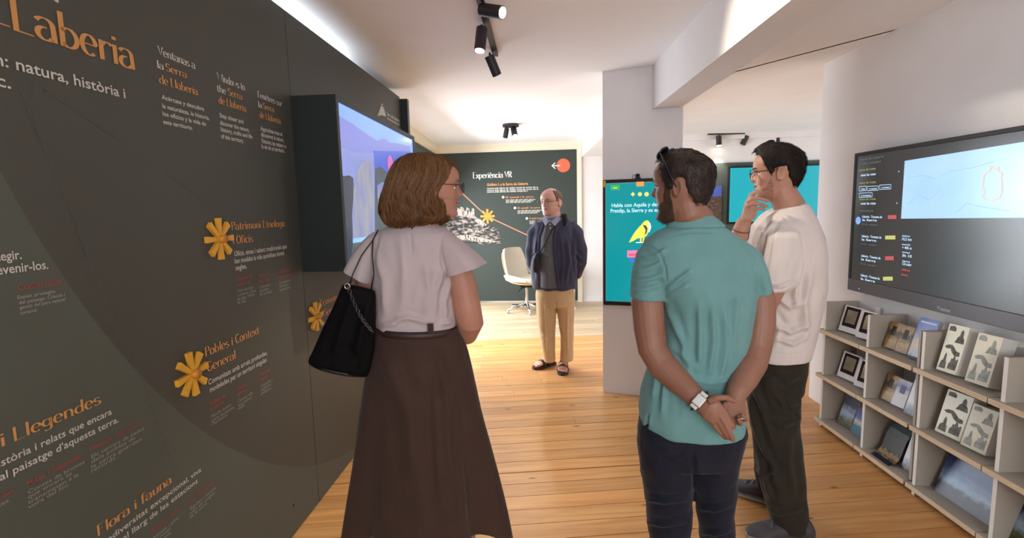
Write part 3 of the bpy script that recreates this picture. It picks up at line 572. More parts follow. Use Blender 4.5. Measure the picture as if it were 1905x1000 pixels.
for pl_ in ([(1690, 330), (1720, 326), (1742, 332), (1770, 318), (1810, 312), (1850, 300)], [(1690, 380), (1712, 362), (1730, 372), (1752, 350)], [(1780, 395), (1800, 378), (1830, 385), (1880, 392)]): RS.strips([pl_], .0025, M_mapl, rs, 'screen_image', off=.005)
TXw = EM((186, 214, 240), .7); TXd = EM((112, 120, 124), .4); TXy = EM((164, 156, 96), .5)
def rt(t, x0, y0_, x1, y1_, h, m, b=.02): RS.text(t, (x0, y0_), (x1, y1_), h, m, rs, bold=b).location = (-.003, 0, 0)
rt('Serra de Llaberia', 1602, 298, 1645, 293, 4, TXd); rt('rutes i senders', 1602, 306, 1640, 302, 4, TXd)
for y in (318, 342.5, 372): rt('cerca de rutes', 1599, y, 1630, y-3 if y < 350 else y-.5, 4, TXy)
for y in (327.5, 381): rt('totes les rutes', 1602, y, 1630, y-2, 4.5, TXw)
rt('v', 1672, 320, 1674.5, 320, 4, TXw); rt('v', 1668, 379, 1670.5, 379, 4, TXw)
def rbox(x0, y0_, x1, y1_, m): RS.strips([[(x0, y0_), (x1, y0_-1), (x1, y1_-1), (x0, y1_), (x0, y0_)]], .003, m, rs, 'screen_image', off=.006)
for x0, x1, y in ((1600, 1613, 347), (1615, 1635.5, 346.5), (1638, 1659, 344), (1600, 1624, 359)): rbox(x0, y, x1, y+8, TXw); rt('rutes', x0+3, y+6, x1-3, y+5.2, 3.4, TXw)
rt('resultats', 1599, 393, 1626, 393, 3.2, TXd)
for i, (y, c, x0, x1) in enumerate(((403, (190, 74, 84), 1653, 1669), (440, (196, 196, 110), 1648, 1667), (477.5, (190, 74, 84), 1648, 1664), (514.5, (196, 196, 110), 1644, 1662))):
    rpoly([(x0, y-3+i), (x1, y-3.3+i), (x1, y+4+i), (x0, y+4+i)], c, 3, .6); rt('Llaberia - Travessa de', 1605-i, y+2.4, 1642-i*1.5, y+1.5, 4.4, TXw); rt('la Serra', 1605-i, y+8, 1632-i, y+8, 4.2, TXw); rt('10 km  senders', 1604-i*1.5, y+15.5, 1634-i*1.5, y+16, 3, TXd)
a, z = RS.sz(1598, 410); RS.disc((a, z), .024, EM((128, 170, 226)), rs, 'screen_image', .006, n=24)
for y, t in ((440, 'distància'), (447, '10,2 km'), (456, 'desnivell'), (463, '+ 405 m'), (470.5, 'temps'), (478, '3h 10'), (487, 'tipus'), (493.5, 'Circular')): rt(t, 1679, y, 1679+(18 if y in (447, 463, 478, 493.5) else 15), y, 5 if y in (447, 463, 478, 493.5) else 3, TXw)
rt('difícil', 1678, 503, 1694, 504, 3.4, EM((200, 80, 70), .6)); rt('baixa', 1678, 512, 1690, 513, 4, EM((200, 80, 70), .6))
RS2 = Surf((RX-.0085, 3.32, 0), (0, -1, 0), (-1, 0, 0), .001); RS2.text('Traulux', (1743, 575.5), (1768, 580), 6, mat('silver_print', (190, 190, 190), .4), tv, bold=.02)
RS2.disc(RS2.sz(1598, 537), .004, EM((150, 90, 220), 2), tv, 'standby_light', n=10)
# ================================================================ brochure shelf
M_sh = mat('greige_laminate', (178, 169, 156), .6, var=.02); M_edge = mat('pale_ply_edge', (222, 198, 166), .6, var=.08, vscale=30, vstretch=(1, .05, 1)); M_shw = mat('lit_white_edge', (244, 240, 232), .55)  # white edge colour holds the window light on the upright fronts
sh = thing('brochure_shelf', (2.05, 2.4, 0), 'low greige shelving unit with pale wooden edges below the wall display', 'shelf')
SX0, SX1 = 1.955, 2.163
UY = [3.36, 2.935, 2.525, 2.09, 1.66]
for i, y in enumerate(UY):
    u = MB().bb(SX0, SX1, y-.009, y+.009, .0, .852).build('upright', M_sh, sh); MB().bb(SX0-.0015, SX0, y-.009, y+.009, 0, .852).build('edge_strip', M_shw, u)  # bright strip stands in for window light on the upright's front
MB().bb(SX0, SX1, 2.553-.007, 2.553+.007, .066, .852).build('upright', M_sh, sh)
TIER = [.045, .352, .655]
seg = [(3.405, 2.985), (2.978, 2.572), (2.556, 2.142), (2.135, 1.7)]
for zt_ in TIER:
    for a, b in seg:
        o = MB().bb(SX0-.018, SX1-.004, b, a, zt_-.012, zt_+.008).build('shelf_board', M_sh, sh)
        MB().bb(SX0-.0205, SX0-.018, b, a, zt_-.0155, zt_+.0085).build('edge_strip', M_edge, o)
for a, b in zip(UY[:-1], UY[1:]):
    MB().bb(SX1-.03, SX1-.012, (a+b)/2-.012, (a+b)/2+.012, .03, .85).build('back_batten', M_shw, sh)
# ---- brochures and cards standing on the shelf: local x = width, y = back, z = up; leaning back
def cover(name, cols, kind):
    m = bpy.data.materials.new('cover_' + name); m.use_nodes = True; N = m.node_tree.nodes; L = m.node_tree.links; b = N['Principled BSDF']; b.inputs['Roughness'].default_value = .38; b.inputs['Coat Weight'].default_value = .08
    tc = N.new('ShaderNodeTexCoord'); sp_ = N.new('ShaderNodeSeparateXYZ'); L.new(tc.outputs['Generated'], sp_.inputs[0])
    r = N.new('ShaderNodeValToRGB'); r.color_ramp.interpolation = 'LINEAR'
    n = N.new('ShaderNodeTexNoise'); n.inputs['Scale'].default_value = 7; n.inputs['Detail'].default_value = 6; L.new(tc.outputs['Generated'], n.inputs['Vector'])
    ma = N.new('ShaderNodeMath'); ma.operation = 'MULTIPLY_ADD'; ma.inputs[1].default_value = kind; L.new(n.outputs[0], ma.inputs[0]); sb = N.new('ShaderNodeMath'); sb.operation = 'SUBTRACT'; sb.inputs[1].default_value = kind*.5; L.new(sp_.outputs['Z'], sb.inputs[0]); L.new(sb.outputs[0], ma.inputs[2])
    el = r.color_ramp.elements
    while len(el) < len(cols): el.new(.5)
    for i, (p, c) in enumerate(cols): el[i].position = p; el[i].color = lin(c)
    L.new(ma.outputs[0], r.inputs[0]); L.new(r.outputs[0], b.inputs['Base Color']); return m
M_paper = mat('paper_edge', (226, 222, 214), .8)
def brochure(name, y, tier, w, h, t, m, label, cat, lean=.26, xb=None, turn=0, holder=None, decor=None, group=None):
    """stands on a shelf tier, centre at wall coordinate y, facing the room (-x)"""
    zb_ = TIER[tier] + .0085; xb = xb if xb is not None else SX0 + (.065 if t < .06 else .03)
    o = thing(name, (xb, y, zb_), label, cat, group); 
    Mt = Matrix.Rotation(-math.pi/2 + turn, 4, 'Z') @ Matrix.Rotation(-lean, 4, 'X')
    o.matrix_world = Matrix.Translation((xb, y, zb_ + t*math.sin(lean))) @ Mt
    def ch(nm, mb, mm, bevel=0):
        me = mb.mesh(nm); q = bpy.data.objects.new(nm, me); C.objects.link(q); me.materials.append(mm); q.parent = o; return q
    ch('pages', MB().bb(-w/2, w/2, .001, t, 0, h), M_paper); ch('cover', MB().bb(-w/2, w/2, -.0005, .001, 0, h), m)
    for (x0, x1, z0_, z1_, c) in decor or []: ch('print', MB().bb(x0*w, x1*w, -.0012, -.0005, z0_*h, z1_*h), c)
    return o
def fr_stand(y, tier, label, turn=.12):
    return brochure('framed_card', y, tier, .15, .168, .045, mat('white_card', (232, 228, 226), .5), label, 'framed card', .27, turn=turn, decor=[(-.40, .40, .2, .95, mat('dark_brown_card', (44, 28, 28), .75, spec=.15)), (-.28, .28, .34, .84, mat('cream_card', (206, 194, 164), .75, spec=.2, var=.1, vscale=30))])
MK = {
 'tan': cover('tan', [(0, (150, 116, 66)), (.3, (186, 152, 96)), (.62, (70, 52, 40)), (.8, (178, 142, 88)), (1, (150, 110, 60))], .5),
 'sky': cover('sky', [(0, (60, 70, 120)), (.12, (190, 190, 200)), (.4, (226, 204, 180)), (.62, (118, 146, 214)), (1, (84, 104, 190))], .35),
 'mono': cover('mono', [(0, (196, 190, 160)), (.3, (222, 218, 194)), (1, (214, 208, 182))], .2),
 'blueland': cover('blueland', [(0, (30, 34, 48)), (.28, (58, 66, 78)), (.42, (150, 176, 206)), (.7, (70, 100, 160)), (1, (36, 54, 110))], .3),
 'sea': cover('sea', [(0, (16, 84, 130)), (.35, (24, 124, 150)), (.48, (222, 214, 200)), (.62, (70, 110, 190)), (1, (40, 50, 150))], .25),
 'wild': cover('wild', [(0, (40, 30, 44)), (.2, (92, 96, 40)), (.45, (160, 190, 220)), (.7, (60, 60, 84)), (1, (34, 28, 46))], .5),
 'lilac': cover('lilac', [(0, (196, 190, 204)), (.5, (206, 196, 190)), (.75, (110, 112, 176)), (1, (196, 192, 206))], .4),
 'dark': cover('dark', [(0, (20, 24, 22)), (.16, (150, 120, 70)), (.28, (34, 40, 34)), (.7, (52, 60, 56)), (1, (70, 76, 84))], .6),
 'white': cover('white', [(0, (30, 36, 60)), (.16, (150, 160, 176)), (.35, (226, 228, 230)), (1, (214, 222, 232))], .2),
}
M_sil = mat('grey_silhouette_print', (56, 54, 50), .6, col2=(120, 116, 106), vscale=45); M_sil2 = mat('pale_silhouette_print', (128, 132, 128), .6, col2=(176, 178, 170), vscale=45); M_dk = mat('dark_figure_print', (46, 34, 30), .5); M_nvy = mat('navy_print', (30, 40, 72), .5)
def mono(y, tier, w, h, t, lab, dark=True, **k):
    c = M_sil if dark else M_sil2
    o = brochure('brochure_stack', y, tier, w, h, t, MK['mono'], lab, 'brochures', **k)
    for pts in ([(-.02, .64), (.44, .64), (.40, .74), (.33, .78), (.31, .88), (.24, .93), (.17, .88), (.16, .8), (.08, .76), (.05, .7)], [(-.4, .52), (-.28, .48), (-.1, .5), (.02, .42), (.2, .36), (.4, .38), (.38, .46), (.2, .47), (.08, .53), (-.06, .58), (-.24, .57)], [(-.43, .06), (-.1, .06), (-.12, .2), (-.17, .22), (-.18, .34), (-.23, .4), (-.28, .34), (-.29, .24), (-.38, .2)], [(0, .08), (.4, .08), (.41, .3), (.36, .33), (.34, .29), (.28, .29), (.26, .35), (.18, .37), (.15, .3), (.08, .31), (.06, .22), (.01, .2)], [(-.42, .86), (-.1, .86), (-.1, .93), (-.2, .97), (-.42, .95)]):
        mb = MB().prism([Vector((x*w, -.0006, z*h)) for x, z in pts], (0, -.0006, 0)); me = mb.mesh('print'); me.materials.append(c); q = bpy.data.objects.new('print', me); C.objects.link(q); q.parent = o
    return o
YP = lambda px, py: atX(px, py, SX0+.06).y
fr_stand(3.235, 2, 'white block with dark framed cream card, leftmost on the top shelf')
fr_stand(3.055, 2, 'half-hidden dark framed card behind the second upright, top shelf', .2)
fr_stand(3.225, 1, 'white block with dark framed cream card, leftmost on the middle shelf'); fr_stand(3.045, 1, 'half-hidden dark framed card behind the second upright, middle shelf', .2)
brochure('leaflet', 3.225, 0, .115, .2, .012, MK['wild'], 'dark leaflet with pale bird picture, leftmost on the bottom shelf', 'leaflet', .32, turn=.1)
brochure('leaflet', 3.085, 0, .11, .165, .014, MK['sea'], 'blue sea leaflet at the bottom beside the dark bird leaflet', 'leaflet', .32, turn=.1)
for y, l in ((2.86, 'tan booklet with dark figure, first in the second top bay'), (2.77, 'tan booklet with dark figure, between its twin and the sky-blue brochure')):
    brochure('booklet', y, 2, .078, .15, .045, MK['tan'], l, 'booklet', .3, turn=.1, decor=[(-.2, .15, .5, .85, M_dk)])
brochure('brochure', 2.655, 2, .115, .225, .02, MK['sky'], 'tall sky-blue brochure with pink clouds on the top shelf', 'brochure', .3, turn=.1, decor=[(-.4, .4, .88, .92, mat('white_line_print', (226, 228, 240), .5)), (-.5, .5, 0, .06, M_nvy)])
brochure('booklet', 2.855, 1, .078, .15, .045, MK['tan'], 'tan booklet on the middle shelf beside the lilac one', 'booklet', .3, turn=.1, decor=[(-.2, .15, .5, .85, M_dk)])
brochure('booklet', 2.765, 1, .085, .15, .045, MK['lilac'], 'lilac booklet on the middle shelf with a thick page block', 'booklet', .3, turn=.1, decor=[(-.2, .2, .5, .8, mat('slate_figure_print', (96, 98, 150), .5))])
brochure('leaflet', 2.648, 1, .12, .2, .012, MK['white'], 'white leaflet with dark foot on the middle shelf by the double upright', 'leaflet', .3, turn=.1)
brochure('leaflet', 2.64, 0, .12, .2, .012, MK['white'], 'white leaflet with dark foot on the bottom shelf by the double upright', 'leaflet', .3, turn=.1)
mono(2.42, 2, .1, .23, .075, 'grey-printed tall brochure stack, first in the third top bay', turn=.12, lean=.24); mono(2.255, 2, .105, .225, .075, 'pale yellow brochure stack with castle silhouettes on the top shelf', False, turn=.12, lean=.24)
mono(2.385, 1, .13, .215, .07, 'grey-printed brochure stack on the middle shelf of the third bay', turn=.1, lean=.26); mono(2.245, 1, .115, .2, .07, 'pale yellow brochure stack with castle silhouettes on the middle shelf', False, turn=.1, lean=.26)
brochure('poster_card', 2.32, 0, .31, .2, .008, MK['blueland'], 'wide dark blue landscape card in the bottom of the third bay', 'card', .34, turn=.04)
brochure('leaflet', 2.02, 0, .12, .2, .012, MK['wild'], 'dark leaflet at the very bottom right edge of the shelf', 'leaflet', .3); brochure('leaflet', 2.135, 2, .05, .17, .012, MK['blueland'], 'dark blue leaflet edge wedged beside the fourth upright, top shelf', 'leaflet', .3); brochure('leaflet', 2.13, 1, .05, .16, .012, MK['white'], 'pale leaflet edge wedged beside the fourth upright, middle shelf', 'leaflet', .3)
# drooping dark magazine, bent forward at the foot
mg = thing('magazine_pile', (SX0+.06, 2.785, TIER[0]+.009), 'drooping pile of dark glossy magazines curling on the bottom shelf', 'magazines')
prof = [(-.075, .002), (-.055, .006), (-.03, .022), (-.012, .05), (0, .09), (.012, .13), (.03, .165), (.05, .19)]
for k in range(4):
    mb = MB(); R = []
    for (x, z) in prof:
        xx = SX0 + .075 + x + k*.008; zz = TIER[0] + .009 + z + k*.003; R.append([Vector((xx, 2.785+.075, zz)), Vector((xx, 2.785-.075, zz)), Vector((xx+.006, 2.785-.075, zz+.001)), Vector((xx+.006, 2.785+.075, zz+.001))])
    me = mb.rings(R).mesh('magazine'); me.materials.append(MK['dark'] if k == 0 else M_nvy); link('magazine', me, None, mg)
# ================================================================ ceiling lights
M_lamp = mat('spot_black', (40, 34, 34), .5); M_glow = mat('lamp_glow', (255, 244, 214), .3, emit=14)
def spot_head(parent, base, d, L=.115, r=.031, lit=True, power=18, stem=.03, col=(1, .9, .74)):
    base = Vector(base); d = Vector(d).normalized(); a = base + Vector((0, 0, -stem)); e = a + d*L
    MB().cyl(base, a, .007, n=8).build('stem', M_lamp, parent)
    h = MB().cyl(a - d*.012, e, r, r, 20).build('spot_head', M_lamp, parent); sm_angle(h)
    MB().cyl(e, e + d*.002, r*.82, n=20).build('lens', M_glow if lit else M_black, h)
    if lit:
        l = bpy.data.lights.new('spot_beam', 'SPOT'); l.energy = power; l.spot_size = 1.25; l.spot_blend = .6; l.color = col; l.shadow_soft_size = .03
        o = bpy.data.objects.new('spot_beam', l); C.objects.link(o); o.parent = parent; o.matrix_parent_inverse = parent.matrix_basis.inverted(); o.location = e + d*.012; o.rotation_euler = d.to_track_quat('-Z', 'Y').to_euler()
q0 = atZ(882, -40, ZC-.012); q1 = atZ(922, 102, ZC-.012)
tr = thing('track_light', (q0+q1)/2 + Vector((0, 0, .012)), 'near black ceiling track with three cylindrical spotlights', 'track light')
d = (q1-q0).normalized(); MB().box((q0+q1)/2, ((q1-q0).length, .034, .022), Matrix.Rotation(math.atan2(d.y, d.x), 3, 'Z')).build('track', M_lamp, tr)
for (px, py), ex, lit in (((899, 6), (912, 20), True), ((896, 46), (893, 88), True), ((911, 98), (922, 133), False)):
    b = atZ(px, py, ZC-.024); e = atY(ex[0], ex[1], b.y - (.02 if lit else -.03)); spot_head(tr, b, e - b - Vector((0, 0, -.03)), lit=lit, power=40)
cs_ = atZ(950, 231, ZC)
rb = thing('ceiling_spot', cs_, 'round black double spotlight on the ceiling before the VR panel', 'ceiling light'); sm_angle(MB().cyl(cs_ - Vector((0, 0, .03)), cs_, .10, .10, 32).build('rose', M_lamp, rb))
spot_head(rb, cs_ + Vector((-.05, 0, -.03)), (-.18, -.1, -.9), .10, .03, False); spot_head(rb, cs_ + Vector((.035, 0, -.03)), (.12, -.45, -.7), .11, .036, True, 30)
q0 = atZ(1317, 249, ZC+.026); q1 = atZ(1461, 246.5, ZC+.026)
t2 = thing('track_light', (q0+q1)/2, 'far black ceiling track with three spotlights above the teal television', 'track light')
d = (q1-q0).normalized(); MB().box((q0+q1)/2 + Vector((0, 0, -.003)), ((q1-q0).length, .034, .022), Matrix.Rotation(math.atan2(d.y, d.x), 3, 'Z')).build('track', M_lamp, t2)
for px, dd, lit in ((1337, (.03, -.1, -1), True), (1389, (-.35, .25, -.9), False), (1446, (.0, -.1, -1), True)):
    t = (px-1317)/144; spot_head(t2, q0.lerp(q1, t) - Vector((0, 0, .014)), dd, .13, .04, lit, 22)
# ================================================================ swivel chair, controllers, side table
M_lea = mat('cream_leather', (204, 194, 176), .45, var=.03, bump=.05, bscale=90); M_chr = mat('chrome', (214, 214, 214), .15, metal=1)
M_wd = mat('blond_wood_shell', (214, 178, 132), .45)
cb = Vector((-.02, 7.42, 0)); ch_ = thing('swivel_chair', cb, 'cream leather swivel armchair with chrome star base behind the standing man', 'chair')
fa = math.radians(-38); fx = Vector((math.cos(fa), math.sin(fa), 0)); fy = Vector((-fx.y, fx.x, 0))   # chair faces fx
def cl_(a, b, z): return cb + fx*a + fy*b + Vector((0, 0, z))
def pad(name, rows, m, thick, nrm):                     # rows of points across -> soft slab
    R = []
    for row in rows:
        top = [Vector(p) for p in row]; R.append(top + [p + Vector(nrm)*thick for p in reversed(top)])
    o = MB().rings(R).build(name, m, ch_, smooth=True); md = o.modifiers.new('s', 'SUBSURF'); md.levels = 2; md.render_levels = 2; return o
W = [-.26, -.2, 0, .2, .26]
pad('seat', [[cl_(a, w*s, .43 + dz + abs(w)**2*.5) for w in W] for a, dz, s in ((-.22, .02, .9), (-.2, .0, 1), (0, -.01, 1), (.24, 0, .95), (.28, -.02, .85))], M_lea, .075, (0, 0, .9))
pad('seat_shell', [[cl_(a, w*s, .40 + dz + abs(w)**2*.5) for w in W] for a, dz, s in ((-.24, .03, .9), (0, -.01, 1), (.27, 0, .9))], M_wd, .02, (0, 0, 1))
bn = fx*.9 + Vector((0, 0, .25))
pad('backrest', [[cl_(-.22 - (z-.45)*.28 + abs(w)**2*1.0, w*s, z) for w in W] for z, s in ((.44, .75), (.47, .88), (.58, .98), (.60, .96), (.62, .98), (.78, .95), (.9, .8), (.93, .66))], M_lea, .055, bn)
pad('back_shell', [[cl_(-.245 - (z-.45)*.28 + abs(w)**2*1.0, w*s, z) for w in W] for z, s in ((.40, .75), (.6, .95), (.78, .93), (.92, .7))], M_wd, .016, bn)
for sgn in (-1, 1):
    R = []; hh_ = 1 if sgn > 0 else .45
    for a, z0_, z1_ in ((-.2, .50, .68), (0, .48, .66), (.16, .47, .62), (.24, .47, .54)): p0 = cl_(a, sgn*.265, z0_); p1 = cl_(a, sgn*.29, z0_ + (z1_-z0_)*hh_); n_ = fy*sgn*.03; R.append([p0, p1, p1 + n_, p0 + n_])
    o = MB().rings(R).build('armrest', M_lea, ch_, smooth=True); md = o.modifiers.new('s', 'SUBSURF'); md.levels = 2; md.render_levels = 2
sm_angle(MB().cyl(cb + Vector((0, 0, .09)), cb + Vector((0, 0, .40)), .027, .022, 16).build('post', M_chr, ch_)); MB().box(cb + Vector((0, 0, .385)), (.2, .16, .05)).build('tilt_mechanism', M_black, ch_, bevel=.01)
MB().tube([cl_(.02, -.05, .37), cl_(.05, -.2, .36), cl_(.05, -.25, .33)], .008, 8).build('lever', M_black, ch_)
for k in range(5):
    t = fa + .5 + k*2*math.pi/5; e = cb + Vector((math.cos(t)*.31, math.sin(t)*.31, .055)); b_ = MB().tube([cb + Vector((0, 0, .12)), cb.lerp(e, .5) + Vector((0, 0, .035)), e], [.024, .02, .014], 8).build('base_arm', M_chr, ch_, smooth=True)
    MB().cyl(e + Vector((0, 0, 0)), e - Vector((0, 0, .03)), .012, n=8).sphere(e - Vector((0, 0, .03)), .025, 12, 8).build('castor', M_chr, b_, smooth=True)
vc_ = thing('game_controller', cl_(-.06, .33, .60), 'small grey hand controllers lying at the chair arm', 'controller')
p = cl_(-.1, .40, .58); MB().torus(p, (.2, -1, .2), .05, .008).build('ring', mat('controller_grey', (150, 146, 150), .5), vc_, smooth=True); MB().tube([p + Vector((.04, 0, 0)), p + Vector((.1, 0, -.04)), p + Vector((.17, -.02, -.06))], [.02, .018, .012], 8).build('grip', MATS['controller_grey'], vc_, smooth=True); MB().tube([p + Vector((.03, -.02, -.05)), p + Vector((.12, -.02, -.1)), p + Vector((.2, -.02, -.13))], [.015, .018, .012], 8).build('grip', MATS['controller_grey'], vc_, smooth=True)
tb = thing('side_table', (.55, 7.6, 0), 'small white table with slim chrome legs hidden behind the standing man', 'table')
MB().bb(.36, .72, 7.5, 7.86, .60, .625).build('tabletop', M_wf, tb, bevel=.006)
for x, y in ((.40, 7.54), (.69, 7.54), (.40, 7.82), (.69, 7.82)): l_ = MB().cyl((x, y, .0), (x, y, .602), .014, n=14).build('leg', M_chr, tb, smooth=True); MB().cyl((x, y, 0), (x, y, .022), .03, n=14).build('foot', M_wf, l_)
# ================================================================ people: shared builders
G = atY
def lr(L_, R_, Y, b, fwd=None, n=28, p=2.0, Yr=None):
    """elliptic ring through two photo pixels at distance Y, half depth b"""
    a0 = G(L_[0], L_[1], Y); a1 = G(R_[0], R_[1], Y if Yr is None else Yr); c = (a0+a1)/2; a = (a1-a0)/2
    f = Vector((-a.y, a.x, 0)); f = f.normalized() if f.length > 1e-6 else Vector((0, 1, 0)); f = f*b
    out = []
    for i in range(n):
        t = 2*math.pi*i/n; ct, st = math.cos(t), math.sin(t)
        out.append(c + a*math.copysign(abs(ct)**(2/p), ct) + f*math.copysign(abs(st)**(2/p), st))
    return out
def evalmesh(o):
    return bpy.data.meshes.new_from_object(o.evaluated_get(bpy.context.evaluated_depsgraph_get()))
def blob(name, mb, voxel, m, parent, smooth=5, fac=.5, post=None):
    """fuse overlapping closed pieces into one continuous skin"""
    o = bpy.data.objects.new('tmp', mb.mesh('tmp')); C.objects.link(o)
    md = o.modifiers.new('r', 'REMESH'); md.mode = 'VOXEL'; md.voxel_size = voxel; md.use_smooth_shade = True
    if smooth: s = o.modifiers.new('s', 'SMOOTH'); s.iterations = smooth; s.factor = fac
    me = evalmesh(o); bpy.data.objects.remove(o)
    if post: post(me)
    me.materials.clear(); me.materials.append(m); me.name = name; me.shade_smooth()
    return link(name, me, None, parent)
def mv(me):
    n = len(me.vertices); co = np.empty(n*3); me.vertices.foreach_get('co', co); no = np.empty(n*3); me.vertices.foreach_get('normal', no); return co.reshape(-1, 3), no.reshape(-1, 3)
MWn = np.array(MW)
def npx(co):
    v = (co - np.array(CAM)) @ MWn.T; return np.c_[F*v[:, 0]/v[:, 2] + IW/2, F*v[:, 1]/v[:, 2] + IH/2]
def folds(fl=(), nz=(), seed=0):
    """post step: raised folds along photo polylines on the camera side (polyline, width px, height m); nz: (scale vector, height)"""
    def f(me):
        co, no = mv(me); px = npx(co); view = co - np.array(CAM); view /= np.linalg.norm(view, axis=1)[:, None]; fac = np.clip(-(no*view).sum(1)*2 + .3, 0, 1); d = np.zeros(len(co))
        for pl, w, h in fl:
            best = np.full(len(co), 1e9); tt = np.zeros(len(co)); pl = np.array(pl, float); L = len(pl)-1
            for k in range(L):
                a, b = pl[k], pl[k+1]; ab = b-a; t = np.clip(((px-a)@ab)/(ab@ab), 0, 1); q = np.hypot(*(px - a - t[:, None]*ab).T); m_ = q < best; best[m_] = q[m_]; tt[m_] = (k+t[m_])/L
            d += 1.7*h*(np.exp(-(best/(w*.8))**2) - .35*np.exp(-((best-w*1.7)/w)**2))*np.clip(np.sin(np.pi*np.clip(tt, .03, .97))*1.6, 0, 1)*fac
        for sc, h in nz:
            d += np.array([noise.noise(Vector((c[0]*sc[0]+seed, c[1]*sc[1], c[2]*sc[2]))) for c in co])*h
        co += no*d[:, None]; me.vertices.foreach_set('co', co.ravel()); me.update()
    return f
# ---- head
def _ip(z, tab): return float(np.interp(z, [t[0] for t in tab], [t[1] for t in tab]))
YF = [(0, .048), (.006, .066), (.014, .080), (.026, .084), (.042, .079), (.056, .083), (.068, .083), (.08, .085), (.1, .084), (.122, .083), (.142, .092), (.16, .094), (.178, .091), (.196, .081), (.212, .064), (.225, .042), (.232, .024), (.235, .006)]
YB = [(0, .0), (.01, .02), (.03, .052), (.06, .078), (.09, .095), (.12, .104), (.15, .107), (.175, .101), (.195, .088), (.212, .067), (.225, .043), (.232, .024), (.235, .006)]
WD = [(0, .024), (.006, .034), (.016, .044), (.03, .052), (.05, .058), (.07, .063), (.09, .068), (.11, .072), (.135, .076), (.16, .077), (.18, .073), (.2, .061), (.215, .047), (.226, .031), (.232, .018), (.235, .004)]
NS = [(.078, 0), (.084, .008), (.09, .02), (.097, .027), (.103, .025), (.115, .017), (.128, .010), (.14, .004), (.15, 0)]
def hp(t, z, jaw=1.0):
    c, s = math.cos(t), math.sin(t); p = 2.35 if c > 0 else 2.1
    x = _ip(z, WD)*math.copysign(abs(s)**(2/p), s)*(jaw if z < .08 else 1); y = (_ip(z, YF) if c > 0 else _ip(z, YB))*math.copysign(abs(c)**(2/p), c)
    if c > .15:
        g = lambda x0, z0, sx, sz: math.exp(-((abs(x)-x0)/sx)**2 - ((z-z0)/sz)**2)
        sg = .0075 + .006*math.exp(-((z-.094)/.012)**2)
        y += _ip(z, NS)*math.exp(-(x/sg)**2) + .006*g(.012, .092, .006, .007)
        y += -.011*g(.032, .123, .014, .010) + .005*g(.032, .121, .008, .006) + .004*g(.028, .141, .02, .006)
        y += .0055*g(0, .0735, .017, .004) + .006*g(0, .060, .015, .005) - .004*g(0, .0668, .02, .0022) + .004*g(0, .02, .014, .01) + .003*g(.042, .098, .015, .014) - .002*g(.03, .075, .01, .02)
    return Vector((x, y, z))
